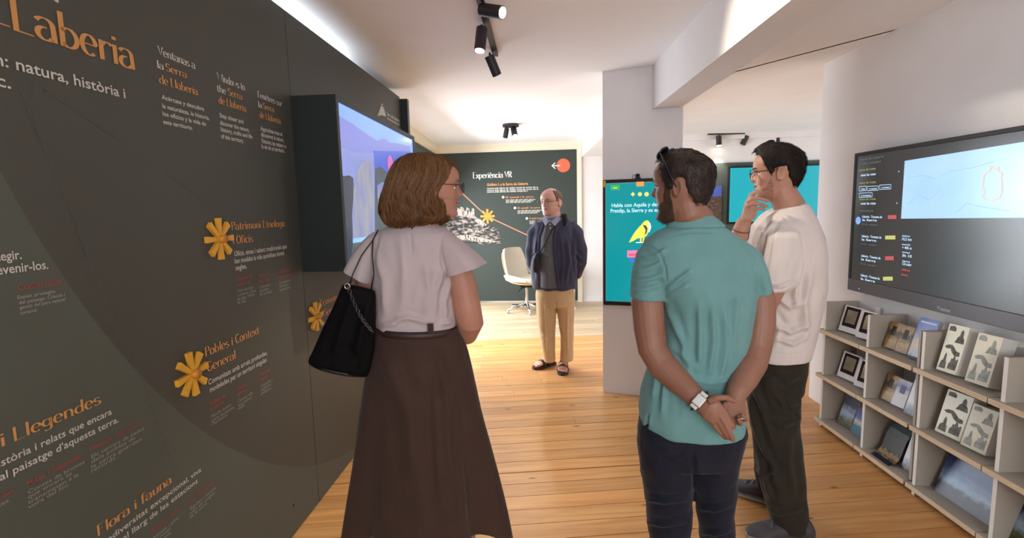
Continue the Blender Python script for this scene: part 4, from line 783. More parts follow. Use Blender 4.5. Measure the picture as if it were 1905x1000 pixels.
class Head:
    def __init__(s, cpx, Y, k, facing, tilt=0, roll=0, jaw=1.0):
        s.jaw = jaw; d = Vector(facing).normalized(); s.k = k
        R = Matrix.Rotation(math.atan2(d.y, d.x) - math.pi/2, 4, 'Z') @ Matrix.Rotation(tilt, 4, 'X') @ Matrix.Rotation(roll, 4, 'Y') @ Matrix.Scale(k, 4)
        s.M = Matrix.Translation(G(*cpx, Y) - R @ Vector((0, -.005, .12))) @ R
    def w(s, x, y, z): return s.M @ Vector((x, y, z))
    def grid(s, mb, off=None, na=84, nzv=80, dy=0):
        R = []
        for i in range(nzv+1):
            z = .235*(.5-.5*math.cos(math.pi*i/nzv)); row = []
            for k in range(na):
                t = 2*math.pi*k/na; p = hp(t, z, s.jaw)
                if off:
                    d = Vector((p.x, p.y+.005, (p.z-.12)*.9)).normalized(); p = p + d*off(t, z, p)
                row.append(s.M @ p)
            R.append(row)
        return mb.rings(R)
    def ears(s, mb):
        for sx in (-1, 1):
            c = Vector((sx*.0765, -.012, .108)); R = []
            for th in range(0, 9):
                a = math.pi*min(max(th/8, .03), .97); ring = []
                for k in range(12):
                    b = 2*math.pi*k/12; q = Vector((.007*math.sin(a)*math.cos(b), .0165*math.sin(a)*math.sin(b), .030*math.cos(a))); q.y += -.004*(q.z/.03); q.x += sx*(.010 if q.y < 0 else .002)*abs(q.y)/.0165; ring.append(s.M @ (c + q))
                R.append(ring)
            mb.rings(R)
            mb.torus(s.M @ (c + Vector((sx*.008, -.002, .004))), s.M.to_3x3() @ Vector((sx*1, .25, 0)), .0175*s.k, .0042*s.k, 20, 6, sx=.85, sy=1.45, u=s.M.to_3x3() @ Vector((-.25*sx, 1, 0)))
    def eyes(s, parent, sides=(-1, 1), iris=(70, 46, 30)):
        for sx in sides:
            c = Vector((sx*.0315, .0665, .1215)); e = MB().sphere(s.w(*c), .0116*s.k, 14, 10).build('eye', mat('eye_white', (226, 216, 208), .25), parent, smooth=True)
            MB().sphere(s.w(c.x, c.y+.0066, c.z), .0066*s.k, 12, 8).build('iris', mat('iris_%d' % iris[0], iris, .2), e, smooth=True)
            lid = [s.w(sx*(.0315+dx), .0795 - abs(dx)**2*55 + dy, .1225 + dz) for dx, dy, dz in ((-.013, -.002, -.002), (-.007, .0, .0035), (0, .001, .0052), (.007, 0, .004), (.014, -.003, -.001))]
            MB().tube(lid, .0016*s.k, 6).build('eyelid', mat('lash_line', (70, 46, 38), .6), parent, smooth=True)
    def brows(s, parent, m, sides=(-1, 1)):
        for sx in sides:
            pts = []
            for i in range(7):
                x = .014 + .034*i/6; z = .1405 + .0055*math.sin(math.pi*i/8) ; t = math.asin(min(1, x/.076)); y = hp(t*.9, z).y; pts.append(s.w(sx*x, y+.0008, z))
            MB().tube(pts, [.002, .0032, .0034, .0032, .003, .0025, .0012], 6, flat=.7).build('eyebrow', m, parent, smooth=True)
    def glasses(s, parent, m, R=.024, sx=1.0, sy=.82, y=.098, z=.1195, lens=True, zt=.128):
        g = bpy.data.objects.new('glasses', None); C.objects.link(g); g.parent = parent; g.matrix_parent_inverse = parent.matrix_basis.inverted()
        fw = s.M.to_3x3() @ Vector((0, 1, 0)); ux = s.M.to_3x3() @ Vector((1, 0, 0))
        for q in (-1, 1):
            MB().torus(s.w(q*.0325, y, z), fw, R*s.k, .0016*s.k, 28, 6, sx, sy, u=ux).build('rim', m, g, smooth=True)
            if lens:
                c = s.w(q*.0325, y, z); uz = s.M.to_3x3() @ Vector((0, 0, 1)); ring = [c + ux*(R*sx*math.cos(t)) + uz*(R*sy*math.sin(t)) for t in [2*math.pi*i/24 for i in range(24)]]
                MB().prism(ring, fw.normalized()*.0015).build('lens', M_lensg, g)
            MB().tube([s.w(q*(.0325+R*sx), y, z+.006), s.w(q*.072, y-.012, z+.008), s.w(q*.0785, .03, zt+.002), s.w(q*.0795, -.012, zt), s.w(q*.078, -.03, zt-.02)], .0017*s.k, 6).build('temple', m, g, smooth=True)
        MB().tube([s.w(-.0325+R*sx, y, z+.003), s.w(0, y+.006, z+.006), s.w(.0325-R*sx, y, z+.003)], .0016*s.k, 6).build('bridge', m, g, smooth=True)
M_lensg = glass_mat(); M_lensg.name = 'spectacle_lens'
def hairline(tab):
    def zh(t):
        a = abs((math.degrees(t)+180) % 360 - 180); return _ip(a, tab)
    return zh
def smooth01(x): x = max(0, min(1, x)); return x*x*(3-2*x)
def hair_mat(name, c1, c2, rough=.45):
    return mat(name, c1, rough, col2=c2, vscale=38, vstretch=(1, 1, .16), bump=.5, bscale=150, bstretch=(1, 1, .12), spec=.2)
def strands(name, rootf, n, seed, m, parent, w=.0011, segs=5):
    """thin tapered hair ribbons; rootf(rng) -> list of points"""
    rg = random.Random(seed); mb = MB(); V = []; Fc = []
    for i in range(n):
        pts = rootf(rg)
        if not pts: continue
        d0 = (pts[-1]-pts[0]).normalized(); side = d0.cross((pts[0]-CAM).normalized()).normalized(); b = len(V)
        for j, p in enumerate(pts):
            ww = w*(1-.75*j/(len(pts)-1)); V.append(tuple(p - side*ww)); V.append(tuple(p + side*ww))
        for j in range(len(pts)-1): Fc.append((b+2*j, b+2*j+1, b+2*j+3, b+2*j+2))
    me = bpy.data.meshes.new(name); me.from_pydata(V, [], Fc); me.update(); o = link(name, me, m, parent); o['kind'] = 'stuff'; return o
def skin(name, col, col2): return mat(name, col, .48, col2=col2, vscale=9, bump=.03, bscale=220, spec=.4)
def fabric(name, col, var=.06, sc=500, b=.12, rough=.85, col2=None): return mat(name, col, rough, var=var, vscale=14, bump=b, bscale=sc, spec=.2, sheen=.1, col2=col2, wr=.22, wscale=22, wstretch=(1, 1, .55))
def person(loc, label): return thing('person', loc, label, 'person')
def pxt(mb, pts, rad, n=14, flat=1.0, up=None): return mb.tube([G(*p) for p in pts], rad, n, flat=flat, up=up)
def finger(mb, pts, r=.0085): 
    P = [G(*p) for p in pts]; n = len(P); R = [r*(1.05-.28*i/(n-1)) for i in range(n)]
    e = P[-1] + (P[-1]-P[-2]).normalized()*R[-1]*.7; mb.tube(P + [e], R + [R[-1]*.55], 10)
def shoe(parent, heel, toe, L, W, m_up, m_sole, lace=None, H=.085):
    """trainer: rounded upper, sole, laces; heel/toe directions on the floor"""
    heel = Vector(heel); d = (Vector(toe)-heel); d.z = 0; d.normalize(); sd = Vector((-d.y, d.x, 0))
    o = bpy.data.objects.new('shoe', None); C.objects.link(o); o.location = heel; o.parent = parent; o.matrix_parent_inverse = parent.matrix_basis.inverted()
    bpy.context.view_layer.update()
    def sec(u): return W*(_ip(u, [(0, .30), (.06, .40), (.25, .42), (.5, .45), (.72, .52), (.88, .42), (.97, .24), (1, .12)]))
    R = [[heel + d*(L*u) + sd*(sec(u)*1.06*math.cos(t)) + Vector((0, 0, .012 + .012*math.sin(t)*(1 if math.sin(t) < 0 else 1) + (.008 if u > .9 else 0))) for t in [2*math.pi*k/16 for k in range(16)]] for u in [0, .03, .1, .25, .4, .55, .7, .82, .92, .98, 1]]
    def fix(c): c.z = max(c.z, .001); return c
    link('sole', MB().rings([[fix(c) for c in r] for r in R]).mesh('sole'), m_sole, o, True)
    R = []
    for u in [0, .03, .08, .18, .3, .42, .55, .68, .8, .9, .96, .99]:
        top = _ip(u, [(0, .07), (.05, .098), (.2, .1), (.34, .105), (.45, .095), (.6, .075), (.75, .06), (.88, .052), (.96, .040), (1, .028)])*H/.085
        R.append([heel + d*(L*u) + sd*(sec(u)*math.copysign(abs(math.cos(t))**.8, math.cos(t))) + Vector((0, 0, .022 + (top-.022)*(.5+.5*math.sin(t)) if math.sin(t) > -.99 else .02)) for t in [2*math.pi*k/16 for k in range(16)]])
    up = link('upper', MB().rings(R).mesh('upper'), m_up, o, True)
    if lace:
        for k in range(5):
            u = .42 + k*.062; zt_ = _ip(u, [(.34, .105), (.45, .095), (.6, .075), (.75, .06)])*H/.085 + .003; w = sec(u)*.55
            link('lace', MB().tube([heel + d*(L*u) + sd*q*w + Vector((0, 0, zt_ - abs(q)**2*.010)) + d*(.012*q*(1 if k % 2 else -1)) for q in (-1, -.5, 0, .5, 1)], .0032, 6).mesh('lace'), lace, o, True)
    return o
# ================================================================ person in the turquoise polo (seen from behind)
pm = person((.62, 1.72, 0), 'man in turquoise polo and dark jeans, hands clasped behind his back')
SK_A = skin('tanned_skin', (140, 98, 80), (152, 109, 91))
Y = 1.72
HA = Head((1270, 346), Y-.01, .945, Vector((-.83, .56, 0)), tilt=-.03)
sk = MB(); HA.grid(sk); HA.ears(sk)
sk.tube([HA.w(0, -.012, .075), HA.w(0, -.022, .03), G(1290, 405, Y), G(1293, 430, Y)], [.058, .057, .062, .075], 20)
sk.rings([lr((1232, 445), (1352, 445), Y, .06), lr((1225, 500), (1380, 500), Y, .09), lr((1245, 600), (1385, 600), Y, .09), lr((1215, 780), (1365, 780), Y, .09)])
# left arm (image left) and right arm
def arm(mb, pts, R, n=18): mb.tube([G(*p) for p in pts], R, n)
arm(sk, [(1228, 470, Y), (1212, 500, Y), (1204, 560, Y-.01), (1208, 610, Y-.02), (1214, 648, Y-.035), (1232, 678, Y-.06), (1262, 708, Y-.11), (1288, 732, Y-.155), (1303, 746, Y-.175)], [.045, .050, .055, .053, .050, .049, .043, .034, .030])
arm(sk, [(1372, 470, Y), (1394, 500, Y), (1414, 560, Y-.01), (1413, 605, Y-.02), (1407, 645, Y-.035), (1398, 675, Y-.06), (1384, 705, Y-.11), (1371, 728, Y-.15), (1367, 742, Y-.16)], [.045, .047, .050, .050, .048, .049, .042, .033, .029])
# right hand: hangs palm towards us, held by the left
Yh = Y-.17
sk.rings([lr((1350, 738), (1386, 736), Yh, .017, n=14), lr((1346, 752), (1388, 752), Yh, .017, n=14), lr((1345, 768), (1388, 770), Yh, .016, n=14), lr((1350, 780), (1386, 782), Yh, .012, n=14)])
finger(sk, [(1352, 772, Yh-.004), (1351, 788, Yh-.012), (1354, 800, Yh-.026), (1358, 806, Yh-.03)], .0092)
finger(sk, [(1362, 776, Yh), (1364, 790, Yh-.014), (1365, 794, Yh-.032), (1362, 788, Yh-.042)], .0092)
finger(sk, [(1373, 776, Yh), (1377, 788, Yh-.014), (1378, 788, Yh-.032), (1374, 780, Yh-.04)], .009)
finger(sk, [(1382, 772, Yh), (1387, 780, Yh-.012), (1386, 778, Yh-.03), (1381, 772, Yh-.036)], .0082)
finger(sk, [(1350, 750, Yh-.005), (1344, 764, Yh-.022), (1347, 778, Yh-.034)], .010)
# left hand: wraps over the right wrist, long fingers pointing down
Yl = Yh-.030
sk.rings([lr((1294, 760), (1312, 732), Yl+.02, .020, n=14), lr((1304, 775), (1327, 735), Yl+.008, .020, n=14), lr((1316, 784), (1338, 741), Yl, .018, n=14), lr((1326, 790), (1344, 754), Yl-.002, .015, n=14)])
finger(sk, [(1336, 752, Yl-.004), (1348, 766, Yl-.008), (1356, 782, Yl-.010), (1361, 796, Yl-.006)], .0098)
finger(sk, [(1334, 764, Yl-.006), (1345, 780, Yl-.012), (1356, 800, Yl-.014), (1364, 818, Yl-.010)], .0100)
finger(sk, [(1331, 775, Yl-.002), (1341, 790, Yl-.006), (1350, 805, Yl-.006), (1355, 815, Yl)], .0094)
finger(sk, [(1325, 784, Yl+.004), (1335, 798, Yl+.004), (1344, 808, Yl+.006), (1350, 815, Yl+.01)], .0084)
finger(sk, [(1318, 746, Yl-.004), (1334, 739, Yl-.014), (1352, 739, Yl-.016), (1367, 746, Yl-.008)], .0108)
# legs under the jeans down to the shoes
for q, fx_ in ((1245, .515), (1335, .715)): sk.tube([G(q, 800, Y), G(q, 1000, Y), Vector((fx_, Y+.04, .05))], [.06, .045, .038], 12)
blob('body', sk, .0030, SK_A, pm, 4, .5)
# hair, beard, ears, sunglasses
M_hA = hair_mat('dark_brown_hair', (30, 24, 22), (66, 54, 48)); M_bA = hair_mat('brown_beard', (52, 38, 32), (92, 70, 58))
zh = hairline([(0, .196), (30, .208), (46, .206), (56, .188), (64, .162), (69, .125), (73, .098), (85, .098), (91, .138), (106, .140), (114, .085), (140, .050), (180, .046)])
def offA(t, z, p):
    e = smooth01((z - zh(t))/.016); n_ = noise.noise(p*60)*.0022 + noise.noise(p*150)*.0014
    th = .006 + .007*smooth01((z-.13)/.06) + n_; th *= smooth01((z-.03)/.05)*.6+.4
    return -.006 + e*(th+.006)
blob('hair', HA.grid(MB(), offA), .0032, M_hA, pm, 1, .5)
M_gy = hair_mat('greying_hair', (84, 74, 68), (128, 116, 106))
def strA(rg):
    t = rg.uniform(-math.pi, math.pi); z = rg.uniform(.05, .234)
    if z < zh(t) + .004: return None
    p = hp(t, z); d = Vector((p.x, p.y+.005, (p.z-.12)*.9)).normalized(); dn = (Vector((0, -.35, -1)) - d*(d.dot(Vector((0, -.35, -1))))).normalized(); dn = (dn + Vector((rg.uniform(-.3, .3),)*3)).normalized()
    l = rg.uniform(.007, .012); return [HA.M @ (p + d*(.005+.007*smooth01((z-.13)/.06)) - dn*l*.3), HA.M @ (p + d*(.0075+.007*smooth01((z-.13)/.06)) + dn*l*.4), HA.M @ (p + d*(.006+.007*smooth01((z-.13)/.06)+rg.uniform(0, .002)) + dn*l)]
strands('hair_strands', strA, 5200, 3, mat('dark_brown_strand', (44, 36, 32), .6, spec=.15), pm, .0006)
zb = hairline([(0, .054), (14, .056), (26, .07), (45, .08), (60, .088), (69, .138), (82, .138), (88, .06), (95, 0), (180, -.1)])
def offB(t, z, p):
    a = abs((math.degrees(t)+180) % 360 - 180); e = smooth01((zb(t) - z)/.026) * smooth01((94-a)/14); ms = math.exp(-((z-.0785)/.006)**2) * smooth01((24-a)/6)
    e = max(e, ms*.8); return -.006 + e*(.006 + .002 + .007*smooth01((.035-z)/.035) + noise.noise(p*120)*.002)
blob('beard', HA.grid(MB(), offB), .0030, M_bA, pm, 1, .5)
def strBd(rg):
    t = rg.uniform(-1.6, 1.6); z = rg.uniform(.0, .12)
    if offB(t, z, hp(t, z)) < .0015: return None
    p = hp(t, z); d = Vector((p.x, p.y+.005, (p.z-.12)*.9)).normalized(); dn = (Vector((rg.uniform(-.3, .3), .2+rg.uniform(-.3, .3), -1)) - d*d.z*-1).normalized(); o_ = offB(t, z, p); l = rg.uniform(.005, .011)
    return [HA.M @ (p + d*(o_-.002)), HA.M @ (p + d*(o_+.001) + dn*l*.5), HA.M @ (p + d*(o_+.002) + dn*l)]
strands('beard_strands', strBd, 1800, 9, mat('brown_beard_strand', (74, 55, 46), .6, spec=.15), pm, .0005)
HA.eyes(pm, (-1,)); HA.brows(pm, M_hA, (-1,))
sg = bpy.data.objects.new('sunglasses', None); C.objects.link(sg); sg.parent = pm; sg.matrix_parent_inverse = pm.matrix_basis.inverted()
M_sg = mat('dark_lens', (24, 20, 22), .12, coat=.5); M_sf = mat('navy_frame', (28, 36, 52), .4)
for q in (-1, 1):
    c = HA.w(q*.034, .052, .236); nrm = HA.M.to_3x3() @ Vector((0, .75, .62)); ux = (HA.M.to_3x3() @ Vector((1, 0, 0))).normalized(); uy = nrm.normalized().cross(ux)
    ring = [c + ux*(.030*math.cos(t)) + uy*(.022*math.copysign(abs(math.sin(t))**.8, math.sin(t))) for t in [2*math.pi*i/24 for i in range(24)]]
    MB().prism(ring, nrm.normalized()*.004).build('lens', M_sg, sg); MB().torus(c, nrm, .031, .003, 24, 6, .97, .74, u=ux).build('rim', M_sf, sg, smooth=True)
    MB().tube([HA.w(q*.064, .050, .236), HA.w(q*.080, .036, .214), HA.w(q*.089, .018, .180), HA.w(q*.0915, .004, .15), HA.w(q*.089, -.012, .115)], [.0045, .005, .005, .0042, .003], 8, flat=.5).build('temple', M_sf, sg, smooth=True)
MB().tube([HA.w(-.012, .056, .238), HA.w(0, .06, .240), HA.w(.012, .056, .238)], .003, 6).build('bridge', M_sf, sg, smooth=True)
# polo shirt
M_polo = fabric('turquoise_pique', (108, 152, 152), .05, 420, .18)
po = MB()
rg_ = [((1250, 418), (1335, 416), .062), ((1222, 430), (1355, 428), .078), ((1200, 446), (1378, 444), .090), ((1190, 470), (1396, 466), .105), ((1196, 510), (1404, 505), .122), ((1222, 545), (1404, 540), .128), ((1236, 575), (1400, 570), .126), ((1237, 620), (1392, 615), .120), ((1228, 655), (1384, 655), .118), ((1206, 690), (1380, 690), .122), ((1194, 725), (1379, 725), .128), ((1190, 760), (1380, 760), .132), ((1192, 782), (1381, 782), .134), ((1200, 796), (1380, 796), .134)]
po.rings([lr(a, b, Y, d, n=36, p=2.3) for a, b, d in rg_])
po.rings([lr((1205, 446), (1262, 436), Y, .05), lr((1184, 468), (1255, 490), Y, .068), lr((1176, 500), (1246, 520), Y-.004, .070), lr((1173, 530), (1240, 540), Y-.008, .069), lr((1172, 555), (1238, 557), Y-.01, .067)])
po.rings([lr((1330, 436), (1378, 444), Y, .05), lr((1350, 480), (1412, 466), Y, .066), lr((1380, 512), (1424, 500), Y-.004, .068), lr((1392, 530), (1429, 524), Y-.008, .066), lr((1393, 548), (1431, 543), Y-.01, .062)])
FA = [([(1236, 545), (1262, 520), (1290, 500)], 5, .006), ([(1236, 555), (1258, 540), (1285, 530)], 5, .005), ([(1178, 505), (1205, 500), (1230, 488)], 5, .006), ([(1175, 525), (1205, 520), (1232, 512)], 4, .006), ([(1173, 540), (1205, 537), (1235, 530)], 4, .005), ([(1190, 480), (1215, 478), (1245, 462)], 5, .005),
      ([(1238, 560), (1250, 590), (1270, 640), (1275, 690)], 7, .005), ([(1300, 560), (1302, 620), (1300, 690)], 7, .006), ([(1325, 560), (1328, 630), (1318, 710)], 6, .005), ([(1350, 570), (1352, 640), (1340, 710)], 7, .006), ([(1375, 540), (1368, 600), (1360, 680)], 7, .005), ([(1280, 620), (1282, 700), (1270, 770)], 7, .004), ([(1245, 670), (1236, 720), (1230, 780)], 6, .005), ([(1225, 690), (1214, 740)], 5, .005), ([(1260, 700), (1320, 712), (1362, 706)], 6, .004), ([(1240, 640), (1270, 660), (1300, 690)], 7, .004), ([(1205, 770), (1203, 795)], 3, -.006), ([(1252, 436), (1290, 431), (1340, 432)], 2.5, -.003), ([(1200, 452), (1228, 470), (1238, 500), (1240, 530)], 2.2, -.003), ([(1392, 455), (1402, 480), (1402, 520)], 2.2, -.003), ([(1175, 548), (1238, 551)], 1.6, -.002), ([(1393, 541), (1431, 536)], 1.6, -.002)]
blob('polo_shirt', po, .0052, M_polo, pm, 7, .5, post=folds(FA, [((7, 7, 3), .004), ((18, 18, 8), .0022)], 3))
cr = []
for (a, b, d) in (((1249, 421), (1337, 418), .068), ((1246, 413), (1332, 409), .066), ((1252, 404), (1322, 400), .060), ((1256, 406), (1318, 402), .056), ((1254, 420), (1326, 417), .054)): cr.append(lr(a, b, Y, d, n=40))
blob('collar', MB().rings([lr((1237, 424), (1350, 421), Y, .076, n=40), lr((1244, 411), (1336, 408), Y, .069, n=40), lr((1252, 402), (1324, 399), Y, .062, n=40), lr((1258, 405), (1318, 402), Y, .055, n=40)]), .004, M_polo, pm, 2, .5)
# jeans
M_jean = fabric('navy_denim', (26, 28, 42), .15, 600, .15, .8)
je = MB(); je.rings([lr((1190, 775), (1382, 775), Y, .118, n=32, p=2.2), lr((1186, 800), (1386, 800), Y, .125, n=32, p=2.2), lr((1186, 830), (1380, 830), Y, .125, n=32, p=2.2), lr((1190, 852), (1374, 852), Y, .115, n=32, p=2.2)])
f0 = atZ(1245, 1150); 
def leg(mb, rows, foot, b1, hem=.02, Yk=None):
    R = [lr(a, b, y_, d) for a, b, y_, d in rows]; c = sum(R[-1], Vector())/len(R[-1]); rx = (R[-1][0]-c).length; f = Vector(foot)
    for k in range(1, 9):
        t = k/8; z = c.z + (hem-c.z)*t; q = c.lerp(Vector((f.x, f.y, z)), t); q.z = z; r = rx + (b1-rx)*t
        R.append([q + Vector((r*math.cos(2*math.pi*i/28), r*1.1*math.sin(2*math.pi*i/28), 0)) for i in range(28)])
    mb.rings(R)
leg(je, [((1187, 815), (1292, 815), Y, .105), ((1190, 860), (1290, 860), Y, .10), ((1196, 905), (1288, 905), Y, .092), ((1204, 950), (1286, 950), Y, .085), ((1207, 1000), (1283, 1000), Y, .080)], (.515, Y+.03, 0), .066)
leg(je, [((1280, 815), (1384, 815), Y, .105), ((1285, 860), (1373, 860), Y, .10), ((1290, 905), (1366, 905), Y, .092), ((1297, 950), (1362, 950), Y, .085), ((1303, 1000), (1366, 1000), Y, .080)], (.715, Y+.05, 0), .066)
FJ = [([(1196, y0_), (1235, y0_+8), (1282, y0_+2)], 5, .007) for y0_ in (925, 968)] + [([(1296, y0_+3), (1330, y0_+8), (1362, y0_-2)], 5, .006) for y0_ in (940, 985)] + [([(1288, 838), (1292, 880), (1290, 920)], 5, -.006), ([(1215, 818), (1250, 826), (1285, 828)], 3, -.002), ([(1300, 828), (1340, 824), (1372, 812)], 3, -.002), ([(1225, 830), (1262, 850), (1284, 845)], 8, .004)]
blob('jeans', je, .006, M_jean, pm, 5, .5, post=folds(FJ, [((9, 9, 14), .006), ((22, 22, 30), .0025)], 8))
M_shb = mat('black_shoe_leather', (30, 28, 30), .4); M_shs = mat('dark_rubber', (40, 38, 38), .7)
for x in (.515, .715): shoe(pm, (x, Y-.06, 0), (x-.02, Y+.3, 0), .28, .1, M_shb, M_shs, M_shb)
# watch on the left wrist
w0, w1 = G(1295, 740, Y-.165), G(1303, 746, Y-.175); ax = (G(1310, 752, Y-.18) - G(1290, 735, Y-.16)).normalized(); wc_ = G(1301, 745, Y-.172)
wt = bpy.data.objects.new('wristwatch', None); C.objects.link(wt); wt.location = wc_; wt.parent = pm; wt.matrix_parent_inverse = pm.matrix_basis.inverted()
bpy.context.view_layer.update()
M_ws = mat('brushed_steel', (196, 194, 190), .3, metal=.9); M_wb = mat('dark_watch_strap', (64, 60, 58), .35, metal=.6)
link('strap', MB().torus(wc_, ax, .0355, .005, 28, 8).mesh('strap'), M_wb, wt, True)
nv = (CAM - wc_); nv = (nv - ax*nv.dot(ax)).normalized(); sd = ax.cross(nv); cc = wc_ + nv*.036
Mx = Matrix((ax, sd, nv)).transposed(); cs = MB().box(cc, (.030, .038, .009), Mx).build('watch_case', M_ws, wt, bevel=.003); MB().box(cc + nv*.0048, (.024, .030, .0008), Mx).build('dial', mat('silver_dial', (214, 214, 212), .2), wt)
for q in (-1, 1): MB().box(cc + sd*q*.024 - nv*.004, (.022, .012, .006), Mx).build('strap_link', M_ws, wt, bevel=.001)
rg0 = G(1379, 776, Yh-.03); MB().torus(rg0, (.2, 0, 1), .0105, .002, 18, 6).build('ring', M_ws, pm, smooth=True)
# ================================================================ woman with the black shoulder bag (seen from behind, looking right)
wm = person((-.32, 1.85, 0), 'woman in white blouse and long brown skirt, looking right, black bag on shoulder')
SK_W = skin('fair_skin', (168, 118, 98), (180, 130, 110))
Y = 1.85
HW = Head((805, 349), Y+.01, .965, Vector((.90, .22, 0)), tilt=-.02, jaw=.95)
sk = MB(); HW.grid(sk); HW.ears(sk)
sk.tube([HW.w(0, -.01, .07), HW.w(0, -.018, .03), G(785, 415, Y), G(770, 440, Y)], [.052, .050, .056, .07], 18)
sk.rings([lr((705, 450), (815, 450), Y, .06), lr((705, 520), (830, 520), Y, .08), lr((715, 600), (830, 600), Y, .08), lr((712, 680), (850, 680), Y, .08)])
sk.tube([G(*p) for p in ((818, 462, Y), (848, 490, Y), (860, 530, Y), (868, 570, Y), (875, 600, Y+.005), (868, 618, Y+.05), (845, 608, Y+.14), (815, 590, Y+.24), (800, 582, Y+.28))], [.042, .050, .054, .053, .050, .047, .040, .032, .028], 18)
# right hand resting in front of the body
sk.tube([G(800, 582, Y+.28), G(785, 574, Y+.32), G(772, 568, Y+.35)], [.026, .036, .034], 12, flat=.5)
for k in range(4): finger(sk, [(774, 561+k*6, Y+.35), (764, 559+k*6, Y+.38), (757, 562+k*6, Y+.39)], .008)
finger(sk, [(786, 566, Y+.315), (780, 556, Y+.33), (772, 550, Y+.34)], .009)
# left arm behind the bag
sk.tube([G(*p) for p in ((712, 462, Y), (690, 490, Y), (682, 540, Y+.01), (684, 590, Y+.02), (690, 610, Y+.06), (712, 598, Y+.16), (735, 585, Y+.26))], [.042, .045, .046, .044, .042, .036, .028], 16)
sk.tube([G(735, 585, Y+.26), G(748, 576, Y+.32)], [.026, .034], 12, flat=.55)
for k in range(4): finger(sk, [(746, 569+k*5, Y+.31), (756, 566+k*5, Y+.34), (762, 568+k*5, Y+.36)], .008)
finger(sk, [(742, 570, Y+.29), (750, 560, Y+.31), (756, 556, Y+.33)], .009)
ftL, ftR = Vector((-.50, Y+.02, 0)), Vector((-.27, Y+.02, 0))
for f, q in ((ftL, 745), (ftR, 840)): sk.tube([G(q, 700, Y), Vector((f.x+.01, Y, .42)), Vector((f.x, f.y-.01, .28)), Vector((f.x, f.y, .10)), Vector((f.x, f.y+.02, .05))], [.075, .052, .05, .036, .038], 16)
blob('body', sk, .0032, SK_W, wm, 4, .5)
HW.eyes(wm, (1, -1), (60, 70, 60)); M_browW = hair_mat('brown_brow', (86, 60, 44), (104, 74, 52)); HW.brows(wm, M_browW)
HW.glasses(wm, mat('dark_thin_metal', (58, 60, 66), .3, metal=.7), R=.024, y=.106, z=.120)
link('lips', MB().tube([HW.w(x, .0905 - x*x*22, .0668) for x in (-.022, -.012, 0, .012, .022)], [.002, .0048, .0056, .0048, .002], 8).mesh('lips'), mat('rose_lips', (172, 92, 88), .4), wm, True)
# bob hair: full shell with locks
M_hW = hair_mat('chestnut_hair', (58, 38, 23), (108, 72, 42), .5)
HR = [(285.5, 772, 804), (288, 758, 816), (293, 746, 826), (300, 737, 835), (310, 730, 841), (322, 725, 844), (335, 720, 843), (348, 716, 834), (360, 713, 828), (372, 711, 828), (384, 710, 831), (396, 711, 836), (404, 714, 836), (411, 717, 826), (417, 722, 808), (421, 732, 790)]
hb = MB(); R = []
for y_, xl, xr in HR:
    b = _ip(y_, [(285, .018), (290, .06), (300, .082), (320, .097), (350, .104), (390, .110), (410, .104), (421, .07)])
    R.append(lr((xl, y_), (xr, y_), Y+.005, b, n=64))
hb.rings(R)
def hairpost(me):
    co, no = mv(me); c = np.array(G(778, 350, Y))
    for i, v in enumerate(co):
        a = math.atan2(v[1]-c[1], v[0]-c[0]); z = (v[2]-c[2])
        low = smooth01((.06 - z)/.16)
        a2 = a + .9*z + .35*math.sin(z*28)*low
        d = .0040*noise.noise(Vector((a2*7, z*3.5, 1.3))) + (.0022+.004*low)*noise.noise(Vector((a2*16, z*5, 4.1))) + .0016*noise.noise(Vector((a2*42, z*5, 9)))
        d += .010*low*noise.noise(Vector((a2*3.2, z*9, 3)))
        co[i] = v + no[i]*d*1.5
    me.vertices.foreach_set('co', co.ravel()); me.update()
blob('hair', hb, .0036, M_hW, wm, 3, .5, post=hairpost)
# loose strands following the shell
Hc = [(y_, (xl+xr)/2, (xr-xl)/2, _ip(y_, [(285, .018), (290, .06), (300, .082), (320, .097), (350, .104), (390, .110), (410, .104), (421, .07)])) for y_, xl, xr in HR]
def hpt(a, y_, g=0):
    cx = _ip(y_, [(h[0], h[1]) for h in Hc]); rx = _ip(y_, [(h[0], h[2]) for h in Hc]); b = _ip(y_, [(h[0], h[3]) for h in Hc])
    c = G(cx, y_, Y+.005); e = G(cx+rx, y_, Y+.005); r = (e-c).length
    return c + Vector((math.cos(a)*(r+g), math.sin(a)*(b+g), 0))
def strW(rg):
    a = rg.uniform(-math.pi*1.02, .06) ; y_ = 285.6 + 110*rg.random()**1.35; ln = rg.uniform(26, 62); out = []; w = rg.uniform(-.5, .5); lk = math.floor(a*4.5); ph = lk*1.7 + rg.uniform(-.35, .35); g0 = rg.uniform(.0, .005)
    for j in range(8):
        yy = y_ + ln*j/7; low = smooth01((yy-335)/70)
        if yy > 424: break
        out.append(hpt(a + w*.16*j/7 + .11*math.sin(yy*.085+ph)*low, yy, g0 + .007*low*math.sin(yy*.1+ph*1.3)))
    return out if len(out) > 2 else None
for nm, n_, c_, sd_ in (('hair_strands', 3200, (74, 49, 29), 1), ('hair_strands', 2600, (100, 67, 39), 2), ('hair_strands', 1700, (134, 94, 55), 3)): strands(nm, strW, n_, sd_, mat('strand_%d' % c_[0], c_, .55, spec=.15), wm, .0006)
# fringe locks over the temple
M_l2 = MATS['strand_100']
def strF(rg):
    u = rg.random(); x0 = 796 + 38*u + rg.uniform(-4, 4); out = []; jy = rg.uniform(-2, 16); ls = rg.uniform(.5, 1)
    for j in range(6): t = j/5; out.append(G(x0 + (6+14*u)*math.sin(t*1.5) , 289 + 7*u + jy + (42-8*u)*t*ls, Y - .085 + .065*u + .05*t*u))
    return out
strands('fringe_strands', strF, 500, 6, M_l2, wm, .0007)
